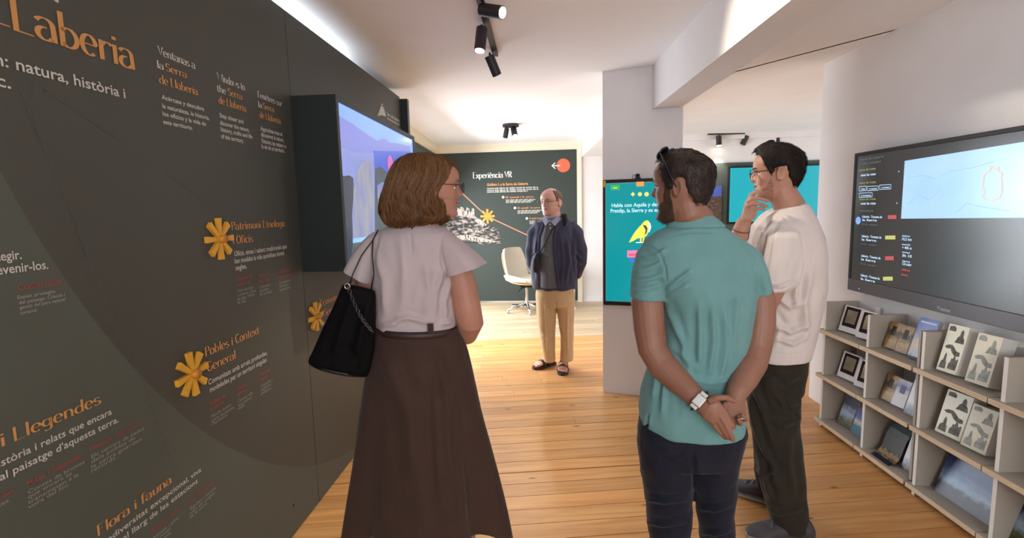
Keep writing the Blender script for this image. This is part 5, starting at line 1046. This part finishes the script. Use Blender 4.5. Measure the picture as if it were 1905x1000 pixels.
# blouse
M_bl = fabric('white_blouse_cotton', (184, 170, 172), .025, 380, .08)
bl = MB(); bl.rings([lr(a, b, Y, d, n=36, p=2.2) for a, b, d in (((738, 417), (806, 416), .05), ((716, 424), (826, 423), .066), ((694, 434), (842, 434), .082), ((684, 452), (848, 454), .098), ((687, 485), (846, 488), .112), ((692, 520), (845, 522), .115), ((695, 560), (848, 562), .108), ((696, 590), (850, 592), .104), ((700, 606), (848, 607), .104), ((703, 616), (846, 617), .102))])
FB = [([(745, 440), (752, 500), (748, 580)], 9, .004), ([(700, 470), (715, 520), (716, 590)], 8, .005), ([(790, 480), (800, 540), (792, 595)], 9, .005), ([(828, 490), (812, 540), (808, 596)], 7, .006), ([(842, 510), (826, 560), (830, 600)], 6, .005), ([(730, 596), (760, 590), (800, 600)], 6, .006), ([(710, 604), (740, 600)], 5, .006), ([(820, 602), (842, 596)], 5, .006), ([(764, 430), (766, 470)], 3, -.002), ([(705, 430), (696, 470), (700, 520)], 4, -.003), ([(828, 436), (822, 470), (826, 520)], 4, -.004)]
blob('blouse', bl, .005, M_bl, wm, 6, .5, post=folds(FB, [((9, 9, 4), .004), ((20, 20, 9), .002)], 5))
def flutter(rows, nm):
    R = []
    for k, (a, b, d) in enumerate(rows):
        ring = lr(a, b, Y-.005, d, n=48); c = sum(ring, Vector())/48; amp = .07*(k/(len(rows)-1))**1.5
        R.append([c + (p-c)*(1 + amp*math.sin(i/48*2*math.pi*5+.6)) for i, p in enumerate(ring)])
    o = MB().rings(R, caps=False).build(nm, M_bl, wm, smooth=True); md = o.modifiers.new('t', 'SOLIDIFY'); md.thickness = .003; md = o.modifiers.new('s', 'SUBSURF'); md.levels = 1; md.render_levels = 2; return o
flutter([((812, 426), (834, 430), .02), ((806, 434), (858, 446), .055), ((812, 455), (876, 462), .075), ((820, 482), (891, 474), .085), ((828, 505), (901, 486), .09), ((831, 514), (905, 489), .092)], 'flutter_sleeve')
flutter([((696, 430), (716, 426), .02), ((676, 446), (716, 436), .05), ((662, 464), (712, 458), .068), ((652, 480), (706, 486), .078), ((646, 492), (702, 515), .082), ((643, 498), (700, 528), .084)], 'flutter_sleeve')
blob('neckline', MB().torus((G(738, 418, Y)+G(806, 417, Y))/2, (0, .12, 1), .066, .0035, 40, 8, 1, .78, u=(1, 0, 0)), .003, M_bl, wm, 0)
# skirt
M_sk = fabric('brown_skirt_cloth', (64, 46, 39), .06, 520, .1, .8)
SR = [(606, 699, 850, .105), (622, 694, 858, .118), (645, 689, 868, .135), (680, 684, 878, .150), (720, 679, 887, .16), (760, 673, 895, .166), (810, 666, 907, .172), (860, 659, 918, .175), (910, 651, 929, .178), (950, 645, 937, .18), (985, 640, 943, .182)]
R = []
for i in range(41):
    y_ = 606 + (985-606)*i/40; xl = _ip(y_, [(s[0], s[1]) for s in SR]); xr = _ip(y_, [(s[0], s[2]) for s in SR]); b = _ip(y_, [(s[0], s[3]) for s in SR]); ring = lr((xl, y_), (xr, y_), Y, b, n=120); c = sum(ring, Vector())/120; k = (i/40)**1.3; row = []
    for j, p in enumerate(ring):
        t = 2*math.pi*j/120; f = 1 + k*(.05*math.cos(5*t+.7) + .055*math.cos(8*t+2.0+.3*k) + .03*math.cos(13*t+1)) ; q = c + (p-c)*f; q.z += k**4*.045*abs(math.sin(t))**1.2 - .016*k**6*math.cos(5*t+.7) - .012*k**6*math.cos(8*t+2); row.append(q)
    R.append(row)
so = MB().rings(R, caps=False).build('skirt', M_sk, wm, smooth=True); folds([([(700, 640), (760, 760), (770, 900)], 16, .008), ([(812, 650), (838, 760), (850, 900), (862, 985)], 10, .012), ([(795, 690), (800, 800), (806, 985)], 9, -.007), ([(862, 640), (870, 665), (858, 688)], 3, -.004), ([(835, 720), (846, 840), (850, 985)], 7, -.012)], [((6, 6, 2), .006)], 2)(so.data)
md = so.modifiers.new('t', 'SOLIDIFY'); md.thickness = .004
MB().rings([lr((699, 604), (851, 605), Y, .108, n=40), lr((697, 616), (853, 617), Y, .114, n=40)], caps=False).build('belt', mat('dark_brown_leather', (52, 36, 34), .5), wm, smooth=True).modifiers.new('t', 'SOLIDIFY').thickness = .006
bp_ = G(801, 611, Y-.112); MB().box(bp_, (.02, .012, .036)).build('belt_loop', M_sk, wm, bevel=.002)
M_shw_ = mat('beige_shoe', (170, 140, 112), .5)
for f in (ftL, ftR): shoe(wm, f + Vector((0, -.07, 0)), f + Vector((.03, .2, 0)), .245, .085, M_shw_, mat('tan_sole', (120, 90, 66), .6), H=.07)
# ================================================================ black shoulder bag
bg = thing('shoulder_bag', G(640, 690, 1.72), 'black slouchy tote bag with thin straps and a chain, on the woman\'s shoulder', 'bag')
M_bag = mat('black_suede', (9, 8, 9), .85, var=.2, vscale=10, bump=.15, bscale=200, spec=.15); Yb = 1.72
bgm = MB(); bgm.rings([lr(a, b, Yb, d, n=32, p=2.6) for a, b, d in (((639, 527), (698, 541), .018), ((633, 541), (699, 553), .030), ((620, 572), (699, 585), .044), ((606, 602), (698, 618), .052), ((590, 636), (694, 655), .058), ((576, 664), (688, 684), .058), ((575, 672), (685, 694), .050), ((580, 678), (684, 699), .03))])
blob('bag_body', bgm, .005, M_bag, bg, 4, .5, post=folds([([(660, 540), (640, 600), (620, 670)], 10, .006), ([(685, 560), (672, 620), (660, 690)], 9, .007), ([(640, 640), (665, 665), (680, 690)], 8, -.005)], [((12, 12, 8), .005)], 4))
MB().rings([lr((577, 670), (685, 692), Yb, .056, n=32), lr((582, 678), (684, 699), Yb, .045, n=32), lr((600, 682), (680, 698), Yb, .01, n=32)]).build('base', mat('dark_leather_base', (34, 27, 25), .5), bg, smooth=True)
for e, dy in (((650, 530), 0), ((690, 540), .01)):
    MB().tube([G(703, 428, Y-.075), G(694, 446, Y-.11), G((703+e[0])/2-4, 475, Yb+.03), G(e[0]+6, 510, Yb+dy), G(e[0], e[1], Yb+dy)], .005, 8, flat=.5).build('strap', mat('black_leather', (24, 20, 20), .4), bg, smooth=True)
MB().torus(G(646, 532, Yb-.03), (0, 1, .1), .009, .0022).build('ring', M_ws, bg, smooth=True)
chn = MB(); cp_ = [G(*p) for p in ((648, 535, Yb-.035), (656, 556, Yb-.045), (664, 575, Yb-.055), (672, 590, Yb-.06), (681, 603, Yb-.055), (691, 614, Yb-.05))]; tot = 17
for k in range(tot):
    t = k/(tot-1)*(len(cp_)-1); i = min(int(t), len(cp_)-2); p = cp_[i].lerp(cp_[i+1], t-i); d = (cp_[i+1]-cp_[i]).normalized(); nv = Vector((0, 1, 0)) if k % 2 else d.cross(Vector((0, 1, 0))); nv = (nv - d*nv.dot(d)).normalized()
    chn.torus(p, nv, .0065, .0016, 12, 6, 1.25, .8, u=d)
co_ = chn.build('chain', mat('gunmetal_chain', (96, 92, 92), .3, metal=.9), bg, smooth=True); co_['kind'] = 'stuff'
# ================================================================ man in the white T-shirt, hand on chin
wp = person((1.2, 2.28, 0), 'man in white T-shirt and olive trousers, hand on chin, wearing glasses')
SK_B = skin('light_skin', (174, 126, 105), (185, 138, 117))
Y = 2.27
HB = Head((1447, 321), Y, .985, Vector((-.90, .36, 0)), tilt=-.04)
sk = MB(); HB.grid(sk); HB.ears(sk)
sk.tube([HB.w(0, -.012, .08), HB.w(0, -.02, .035), G(1468, 382, Y), G(1468, 405, Y)], [.056, .056, .062, .08], 20)
sk.rings([lr((1420, 405), (1500, 402), Y, .09), lr((1418, 450), (1510, 450), Y, .12), lr((1425, 560), (1500, 560), Y, .12), lr((1405, 660), (1492, 660), Y, .09)])
# right arm (far side): upper arm forward, forearm up to the chin
sk.tube([G(*p) for p in ((1440, 430, Y+.17), (1415, 470, Y+.16), (1392, 515, Y+.12), (1368, 520, Y+.08), (1364, 490, Y+.03), (1370, 455, Y-.02), (1379, 425, Y-.05), (1386, 408, Y-.06))], [.05, .052, .05, .046, .044, .040, .032, .028], 16)
Yk = Y-.07
sk.rings([lr((1377, 409), (1399, 411), Yk, .022, n=14), lr((1381, 397), (1407, 401), Yk, .024, n=14), lr((1384, 384), (1409, 390), Yk-.004, .024, n=14), lr((1388, 370), (1406, 380), Yk-.006, .020, n=14)])
finger(sk, [(1394, 372, Yk-.004), (1397, 362, Yk-.012), (1408, 357, Yk-.016), (1417, 358, Yk-.014)], .0094)
finger(sk, [(1390, 378, Yk-.014), (1398, 369, Yk-.024), (1414, 369, Yk-.026), (1430, 374, Yk-.016)], .0096)
finger(sk, [(1391, 384, Yk-.018), (1400, 378, Yk-.028), (1415, 379, Yk-.028), (1428, 384, Yk-.018)], .0092)
finger(sk, [(1396, 392, Yk-.014), (1404, 388, Yk-.024), (1414, 388, Yk-.024), (1422, 390, Yk-.016)], .008)
finger(sk, [(1402, 396, Yk+.01), (1399, 380, Yk+.03), (1399, 366, Yk+.045), (1404, 356, Yk+.05)], .0105)
# left arm (near side), folded across the body, hidden by the other man
sk.tube([G(*p) for p in ((1466, 462, Y-.10), (1455, 490, Y-.14), (1440, 530, Y-.15), (1428, 562, Y-.13), (1405, 560, Y-.07), (1385, 545, Y-.01), (1372, 530, Y+.04))], [.035, .042, .050, .046, .042, .034, .03], 16)
for k in range(4): finger(sk, [(1372, 534-k*6, Y+.04), (1360, 530-k*6, Y+.05), (1356, 528-k*6, Y+.08)], .0085)
footN, footF = atZ(1500, 1003), atZ(1450, 944)      # near (left) heel, far (right) heel
for f, q in ((footN, 1455), (footF, 1430)): sk.tube([G(q, 690, Y), G(q+10, 820, Y), Vector((f.x-.04, f.y+.0, .06))], [.07, .05, .038], 12)
blob('body', sk, .0030, SK_B, wp, 4, .5)
M_hB = hair_mat('black_brown_hair', (22, 17, 16), (44, 35, 31), .65)
zh = hairline([(0, .196), (25, .198), (45, .188), (58, .166), (66, .135), (72, .108), (80, .106), (86, .132), (108, .138), (116, .085), (140, .05), (180, .046)])
def offC(t, z, p):
    a = abs((math.degrees(t)+180) % 360 - 180); e = smooth01((z-zh(t))/.014); fr_ = smooth01((70-a)/60)*smooth01((z-.18)/.04)
    th = .007 + .009*smooth01((z-.14)/.06) + .014*fr_ + noise.noise(p*45)*.004 + noise.noise(p*110)*.002; th *= .45+.55*smooth01((z-.04)/.06)
    return -.006 + e*(th+.006)
blob('hair', HB.grid(MB(), offC), .0034, M_hB, wp, 1, .5)
def strB(rg):
    t = rg.uniform(-math.pi, math.pi); z = rg.uniform(.06, .234)
    if z < zh(t)+.006: return None
    p = hp(t, z); a = abs((math.degrees(t)+180) % 360 - 180); d = Vector((p.x, p.y+.005, (p.z-.12)*.9)).normalized(); fl_ = Vector((0, .5, .2)) if a < 70 and z > .19 else Vector((0, -.35, -1)); dn = (fl_ - d*d.dot(fl_)).normalized(); dn = (dn + Vector((rg.uniform(-.3, .3), rg.uniform(-.3, .3), rg.uniform(-.3, .3)))).normalized(); th = .006+.009*smooth01((z-.14)/.06)+.012*smooth01((70-a)/60)*smooth01((z-.18)/.04); l = rg.uniform(.010, .018)
    return [HB.M @ (p + d*th*.8 - dn*l*.3), HB.M @ (p + d*(th+.0015) + dn*l*.4), HB.M @ (p + d*(th+rg.uniform(-.001, .0025)) + dn*l)]
strands('hair_strands', strB, 3800, 5, mat('black_strand', (30, 24, 21), .7, spec=.1), wp, .0007)
# light stubble along the jaw and lip
zb = hairline([(0, .045), (14, .048), (26, .058), (45, .064), (62, .078), (72, .108), (80, .106), (86, .05), (95, 0), (180, -.1)])
def offS(t, z, p):
    a = abs((math.degrees(t)+180) % 360 - 180); e = smooth01((zb(t)-z)/.016)*smooth01((90-a)/10); e = max(e, .9*math.exp(-((z-.080)/.0055)**2)*smooth01((24-a)/6)); return -.005 + e*(.0058 + noise.noise(p*260)*.0022)
blob('stubble', HB.grid(MB(), offS), .0026, mat('stubble', (140, 100, 84), .5, col2=(168, 121, 101), vscale=220), wp, 0)
HB.eyes(wp, (-1, 1)); HB.brows(wp, M_hB); HB.glasses(wp, mat('dark_brown_acetate', (48, 36, 34), .3), R=.0245, y=.104, z=.119, sy=.86)
link('lips', MB().tube([HB.w(x, .0895 - x*x*22, .0668) for x in (-.022, -.012, 0, .012, .022)], [.002, .0042, .005, .0042, .002], 8).mesh('lips'), mat('pink_lips', (152, 98, 86), .5), wp, True)
MB().torus(G(1379, 428, Y-.05), G(1385, 408, Y-.06) - G(1373, 448, Y-.03), .034, .002, 28, 6).build('bracelet', mat('brown_cord', (110, 78, 56), .7), wp, smooth=True)
# T-shirt
M_ts = fabric('white_tshirt_cotton', (218, 208, 203), .02, 420, .08)
ts = MB(); ts.rings([lr(a, b, Y, d, n=40, p=2.2) for a, b, d in (((1432, 392), (1494, 378), .085), ((1418, 402), (1503, 392), .11), ((1404, 420), (1512, 412), .145), ((1400, 450), (1521, 442), .17), ((1402, 490), (1526, 484), .175), ((1404, 530), (1525, 528), .17), ((1402, 570), (1520, 570), .16), ((1398, 610), (1514, 610), .15), ((1392, 640), (1507, 640), .145), ((1390, 664), (1501, 660), .142))])
ts.rings([lr((1440, 410), (1492, 408), Y-.07, .05), lr((1430, 440), (1500, 440), Y-.12, .06), lr((1424, 480), (1494, 484), Y-.14, .07), lr((1420, 515), (1480, 518), Y-.15, .072), lr((1418, 540), (1468, 536), Y-.152, .070)])
ts.tube([G(1440, 425, Y+.14), G(1420, 455, Y+.16), G(1400, 490, Y+.13)], [.06, .07, .068], 20)
FT = [([(1440, 425), (1430, 470), (1424, 530)], 4, -.004), ([(1432, 400), (1410, 425), (1398, 460)], 5, .007), ([(1445, 405), (1428, 430), (1412, 470)], 5, .005), ([(1494, 470), (1480, 520), (1482, 580)], 7, .009), ([(1510, 500), (1496, 560), (1500, 630)], 8, .009), ([(1440, 545), (1470, 570), (1500, 560)], 6, .007), ([(1436, 600), (1470, 618), (1508, 600)], 6, .009), ([(1440, 628), (1475, 640), (1505, 625)], 5, .008), ([(1436, 580), (1450, 610), (1442, 650)], 6, .006), ([(1490, 430), (1500, 460), (1494, 500)], 4, -.006), ([(1480, 520), (1450, 535), (1422, 536)], 4, -.006), ([(1435, 657), (1470, 660), (1500, 655)], 1.5, -.002)]
blob('tshirt', ts, .0052, M_ts, wp, 6, .5, post=folds(FT, [((8, 8, 5), .006), ((20, 20, 12), .003)], 6))
blob('neckband', MB().rings([lr((1426, 402), (1497, 384), Y, .095, n=36), lr((1431, 393), (1494, 376), Y, .088, n=36), lr((1438, 394), (1489, 377), Y, .08, n=36)]), .004, M_ts, wp, 2)
# trousers
M_ol = fabric('dark_olive_cotton', (46, 41, 33), .08, 520, .12, .8)
tr_ = MB(); tr_.rings([lr((1393, 655), (1500, 652), Y, .125, n=32, p=2.2), lr((1388, 690), (1492, 688), Y, .13, n=32, p=2.2), lr((1388, 725), (1488, 722), Y, .125, n=32, p=2.2)])
tr_.rings([lr((1395, 690), (1490, 690), Y-.05, .085), lr((1394, 740), (1486, 738), Y-.05, .085), lr((1398, 790), (1487, 788), Y-.055, .082), lr((1404, 840), (1492, 838), Y-.065, .078), lr((1412, 890), (1496, 888), Y-.075, .074), lr((1424, 935), (1499, 933), Y-.085, .07), lr((1436, 968), (1502, 964), Y-.09, .068), lr((1442, 984), (1503, 980), Y-.09, .066)])
tr_.rings([lr((1388, 690), (1480, 690), Y+.06, .085), lr((1390, 740), (1474, 740), Y+.07, .08), lr((1397, 790), (1470, 790), Y+.09, .075), lr((1404, 840), (1466, 840), Y+.12, .07), lr((1404, 880), (1460, 880), Y+.14, .066), lr((1408, 906), (1458, 908), Y+.15, .062)])
FO = [([(1395, 700), (1420, 760), (1440, 830)], 6, .009), ([(1392, 730), (1405, 790), (1425, 850)], 5, .008), ([(1440, 690), (1465, 705), (1488, 700)], 6, .007), ([(1438, 730), (1460, 752), (1486, 748)], 6, .008), ([(1430, 780), (1460, 790), (1488, 775)], 6, .008), ([(1412, 850), (1424, 890), (1436, 930)], 5, .010), ([(1420, 830), (1440, 870), (1438, 900)], 5, .009), ([(1425, 940), (1450, 955), (1500, 945)], 5, .008), ([(1404, 870), (1425, 884), (1440, 870)], 5, .010), ([(1450, 740), (1478, 770), (1484, 790)], 3, -.006), ([(1470, 800), (1466, 860), (1480, 930)], 8, .006)]
blob('trousers', tr_, .006, M_ol, wp, 4, .5, post=folds(FO, [((8, 8, 8), .007), ((20, 20, 18), .003)], 9))
M_su = mat('dark_grey_knit', (70, 66, 70), .75, var=.12, vscale=30, bump=.2, bscale=240); M_ss = mat('pale_sole', (150, 142, 134), .6); M_la = mat('slate_lace', (88, 96, 112), .7)
shoe(wp, footN + Vector((.02, -.01, 0)), footN + (atZ(1384, 1000) - footN)*1.0, .285, .105, M_su, M_ss, M_la, H=.09)
shoe(wp, footF + Vector((.03, .0, 0)), atZ(1366, 912), .285, .105, M_su, M_ss, M_la, H=.09)
# ================================================================ man in the navy jacket, far, facing us
bp = person((.22, 4.55, 0), 'balding man in navy overshirt, beige chinos and black sandals, facing the camera')
SK_C = skin('pinkish_skin', (206, 150, 130), (214, 162, 142)); Y = 4.55
HC = Head((1026, 376), Y, 1.07, Vector((-.62, -.75, 0)), tilt=-.02, jaw=1.08)
sk = MB(); HC.grid(sk); HC.ears(sk)
sk.tube([HC.w(0, -.01, .08), HC.w(0, -.015, .035), G(1029, 404, Y), G(1030, 415, Y)], [.062, .066, .075, .09], 18)
sk.rings([lr((1008, 415), (1054, 415), Y, .08), lr((1004, 450), (1062, 450), Y, .1), lr((1004, 520), (1062, 520), Y, .1), lr((1004, 550), (1064, 550), Y, .08)])
for pts in (((1008, 420, Y), (998, 450, Y+.03), (995, 485, Y+.06), (1005, 510, Y+.14), (1025, 520, Y+.19)), ((1062, 420, Y), (1074, 455, Y+.03), (1079, 487, Y+.06), (1066, 512, Y+.15), (1040, 520, Y+.19))):
    sk.tube([G(*p) for p in pts], [.05, .05, .045, .04, .032], 14)
for k in range(5): finger(sk, [(1028+k*2, 521, Y+.2), (1031+k*2, 527, Y+.22), (1032+k*2, 532, Y+.21)], .009)
aL = atZ(1022, 682); aR = atZ(1050, 688)
sk.tube([G(1020, 570, Y), G(1021, 630, Y), Vector((aL.x, aL.y+.04, .09)), Vector((aL.x, aL.y+.04, .05))], [.06, .05, .04, .042], 14); sk.tube([G(1052, 570, Y), G(1054, 630, Y), Vector((aR.x, aR.y+.04, .09)), Vector((aR.x, aR.y+.04, .05))], [.06, .05, .04, .042], 14)
def foot(mb, heel, d, L=.25):
    d = Vector(d).normalized(); sd = Vector((-d.y, d.x, 0)); R = []
    for u, w, h in ((0, .02, .045), (.06, .032, .07), (.2, .035, .085), (.4, .038, .07), (.6, .045, .05), (.75, .048, .036), (.82, .044, .03)): R.append([heel + d*(L*u) + sd*(w*math.cos(t)) + Vector((0, 0, .024 + h/2 + h/2*math.sin(t))) for t in [2*math.pi*k/14 for k in range(14)]])
    mb.rings(R)
    for k, (o_, r, e) in enumerate(((.034, .012, 1.0), (.013, .0085, .99), (-.005, .008, .96), (-.021, .0075, .92), (-.035, .007, .87))): mb.tube([heel + d*(L*.78) + sd*o_ + Vector((0, 0, .036)), heel + d*(L*(e-.06)) + sd*o_ + Vector((0, 0, .038)), heel + d*(L*e) + sd*o_*1.05 + Vector((0, 0, .033))], [r, r, r*.7], 8)
dL = Vector((-.72, -.55, 0)); dR = Vector((-.12, -1, 0)); hL = Vector((aL.x+.05, aL.y+.08, 0)); hR = Vector((aR.x+.0, aR.y+.09, 0))
foot(sk, hL, dL); foot(sk, hR, dR)
blob('body', sk, .0042, SK_C, bp, 3, .5)
zh = hairline([(0, .25), (52, .24), (64, .185), (72, .15), (78, .115), (86, .118), (92, .14), (106, .142), (116, .08), (150, .05), (180, .05)])
blob('hair', HC.grid(MB(), lambda t, z, p: -.006 + smooth01((z-zh(t))/.014)*smooth01((.225-z)/.02)*(.013 + noise.noise(p*90)*.002)), .004, hair_mat('short_brown_hair', (92, 70, 56), (122, 96, 78)), bp, 1)
HC.eyes(bp); HC.brows(bp, MATS['short_brown_hair']); HC.glasses(bp, mat('thin_gold_frame', (120, 92, 70), .35, metal=.6), R=.023, y=.106, sy=.84)
link('lips', MB().tube([HC.w(x, .0895 - x*x*22, .0668) for x in (-.02, -.01, 0, .01, .02)], [.002, .004, .0045, .004, .002], 8).mesh('lips'), MATS['pink_lips'], bp, True)
M_gp = fabric('grey_polo_knit', (104, 102, 106), .06, 300, .1); M_nv = fabric('navy_overshirt', (64, 64, 84), .08, 300, .1, .75); M_ch = fabric('beige_chino', (204, 172, 130), .05, 300, .08)
gp_ = MB().rings([lr(a, b, Y-.06, d, n=28) for a, b, d in (((1016, 404), (1040, 404), .06), ((1011, 414), (1038, 414), .085), ((1004, 440), (1034, 440), .112), ((1002, 470), (1034, 470), .118), ((1002, 500), (1038, 500), .120), ((1002, 533), (1042, 534), .115))])
blob('polo_shirt', gp_, .008, M_gp, bp, 4, .5, post=folds([([(1010, 445), (1025, 450), (1030, 448)], 2, .006), ([(1005, 470), (1025, 478)], 3, .006)], [((10, 10, 8), .006)], 1))
blob('collar', MB().rings([lr((1011, 411), (1044, 408), Y-.015, .098), lr((1012, 402), (1042, 400), Y-.01, .088), lr((1016, 404), (1039, 402), Y-.01, .078)]), .006, fabric('blue_grey_collar', (150, 150, 168), .04), bp, 2)
for q_ in ([(1012, 402, Y-.10), (1021, 412, Y-.165), (1015, 421, Y-.16), (1008, 409, Y-.10)], [(1040, 401, Y-.11), (1024, 412, Y-.165), (1032, 421, Y-.165), (1043, 408, Y-.11)]): MB().prism([G(*c_) for c_ in q_], (0, -.006, .004)).build('collar_leaf', MATS['blue_grey_collar'], bp, bevel=.003)
for y_ in (411, 417, 424): MB().sphere(G(1022.5+(y_-411)*.1, y_, Y-.155), .006, 8, 6).build('button', M_wf, bp, smooth=True)
jk = MB().rings([lr(a, b, Y+.01, d, n=32, p=2.2) for a, b, d in (((1010, 404), (1050, 401), .085), ((1002, 411), (1060, 409), .115), ((993, 422), (1068, 420), .135), ((990, 440), (1070, 440), .148), ((989, 470), (1071, 470), .155), ((988, 500), (1073, 500), .158), ((989, 522), (1074, 522), .160), ((991, 536), (1073, 536), .158))])
for pts in (((1008, 416, Y), (996, 436, Y+.02), (991, 466, Y+.04), (991, 488, Y+.07), (1003, 506, Y+.15), (1018, 516, Y+.2)), ((1056, 416, Y), (1071, 436, Y+.02), (1078, 466, Y+.04), (1080, 488, Y+.07), (1072, 508, Y+.14), (1052, 518, Y+.2))):
    jk.tube([G(*p) for p in pts], [.07, .072, .068, .064, .056, .05], 20)
blob('overshirt', jk, .008, M_nv, bp, 4, .5, post=folds([([(1055, 440), (1058, 490), (1052, 530)], 3, .010), ([(1044, 440), (1048, 490), (1044, 530)], 3, .008), ([(1066, 430), (1065, 470), (1068, 520)], 2.5, -.012), ([(1070, 470), (1080, 480)], 3, .010), ([(1070, 488), (1082, 492)], 3, .010), ([(1000, 440), (996, 480), (1000, 525)], 2.5, .006), ([(992, 470), (1000, 476)], 2.5, .008)], [((12, 12, 8), .012)], 3))
for pts in (((1008, 408, Y-.09), (1012, 416, Y-.128), (1004, 440, Y-.155), (1002, 470, Y-.165), (1002, 500, Y-.168), (1003, 536, Y-.165)), ((1044, 405, Y-.09), (1037, 416, Y-.14), (1031, 440, Y-.172), (1031, 470, Y-.178), (1034, 500, Y-.18), (1040, 537, Y-.175))):
    MB().tube([G(*p) for p in pts], [.012, .016, .014, .012, .012, .012], 8, flat=.5, up=(1, 0, 0)).build('jacket_edge', M_nv, bp, smooth=True)
ct = MB(); ct.rings([lr((998, 528), (1068, 528), Y, .13, n=28), lr((996, 548), (1069, 548), Y, .135, n=28), (lr((997, 568), (1069, 568), Y, .13, n=28))])
ct.rings([lr((997, 555), (1036, 555), Y, .11), lr((999, 590), (1034, 590), Y, .095), lr((1004, 625), (1033, 625), Y, .08), lr((1009, 655), (1033, 655), Y+.01, .07), lr((1012, 672), (1034, 671), Y+.015, .066)])
ct.rings([lr((1034, 555), (1069, 555), Y, .11), lr((1038, 590), (1068, 590), Y, .095), lr((1042, 625), (1067, 625), Y, .08), lr((1043, 655), (1067, 655), Y-.01, .07), lr((1043, 670), (1066, 669), Y-.02, .066)])
blob('chinos', ct, .008, M_ch, bp, 3, .5, post=folds([([(1015, 560), (1018, 610), (1020, 660)], 2.5, .006), ([(1056, 570), (1055, 620), (1056, 660)], 2.5, .006), ([(1034, 560), (1035, 580)], 2, -.008), ([(1005, 622), (1020, 628), (1032, 622)], 4, .005), ([(1042, 630), (1055, 634), (1066, 626)], 4, .005)], [((10, 10, 8), .006)], 2))
M_sd = mat('black_sandal_leather', (34, 30, 36), .45); M_cork = mat('dark_cork_sole', (60, 46, 40), .7)
for h_, d_ in ((hL, dL), (hR, dR)):
    d_ = d_.normalized(); sd_ = Vector((-d_.y, d_.x, 0)); sn = bpy.data.objects.new('sandal', None); C.objects.link(sn); sn.location = h_; sn.parent = bp; sn.matrix_parent_inverse = bp.matrix_basis.inverted(); bpy.context.view_layer.update()
    outl = [h_ + d_*(.27*u - .012) + sd_*w for u, w in ((0, .02), (.05, .032), (.3, .037), (.55, .044), (.75, .052), (.9, .046), (1, .02), (1, -.015), (.9, -.042), (.75, -.05), (.55, -.042), (.3, -.035), (.05, -.03), (0, -.018))]
    MB().prism([p + Vector((0, 0, .001)) for p in outl], (0, 0, .024)).build('sole', M_cork, sn)
    for u, hh, ww in ((.36, .090, .045), (.62, .064, .053)):
        MB().tube([h_ + d_*(.25*u) + sd_*(ww*math.cos(math.radians(a_))) + Vector((0, 0, .02 + (hh-.01)*math.sin(math.radians(a_)))) for a_ in range(0, 181, 15)], .018, 8, flat=.22, up=d_).build('strap', M_sd, sn, smooth=True)
# crossbody strap and small bag
cbg = thing('crossbody_bag', G(1002, 490, Y-.12), 'small black crossbody bag at the side of the man in navy', 'bag')
MB().tube([G(1047, 400, Y+.06), G(1040, 404, Y-.08), G(1027, 428, Y-.165), G(1014, 452, Y-.175), G(1003, 472, Y-.16), G(998, 480, Y-.14)], .012, 8, flat=.3).build('strap', mat('black_webbing', (22, 20, 24), .7), cbg, smooth=True)
blob('pouch', MB().rings([lr((996, 470), (1006, 468), Y-.14, .03), lr((990, 482), (1006, 480), Y-.14, .045), (lr((989, 498), (1004, 500), Y-.14, .045)), lr((992, 506), (1001, 507), Y-.14, .03)]), .006, MATS['black_webbing'], cbg, 3)
MB().tube([G(1036, 400, Y+.10), G(1044, 397, Y+.02), G(1050, 402, Y-.08), G(1052, 411, Y-.125), G(1050, 420, Y-.150)], [.02, .022, .026, .022, .010], 10, flat=.35).build('shoulder_pad', MATS['black_webbing'], cbg, smooth=True)
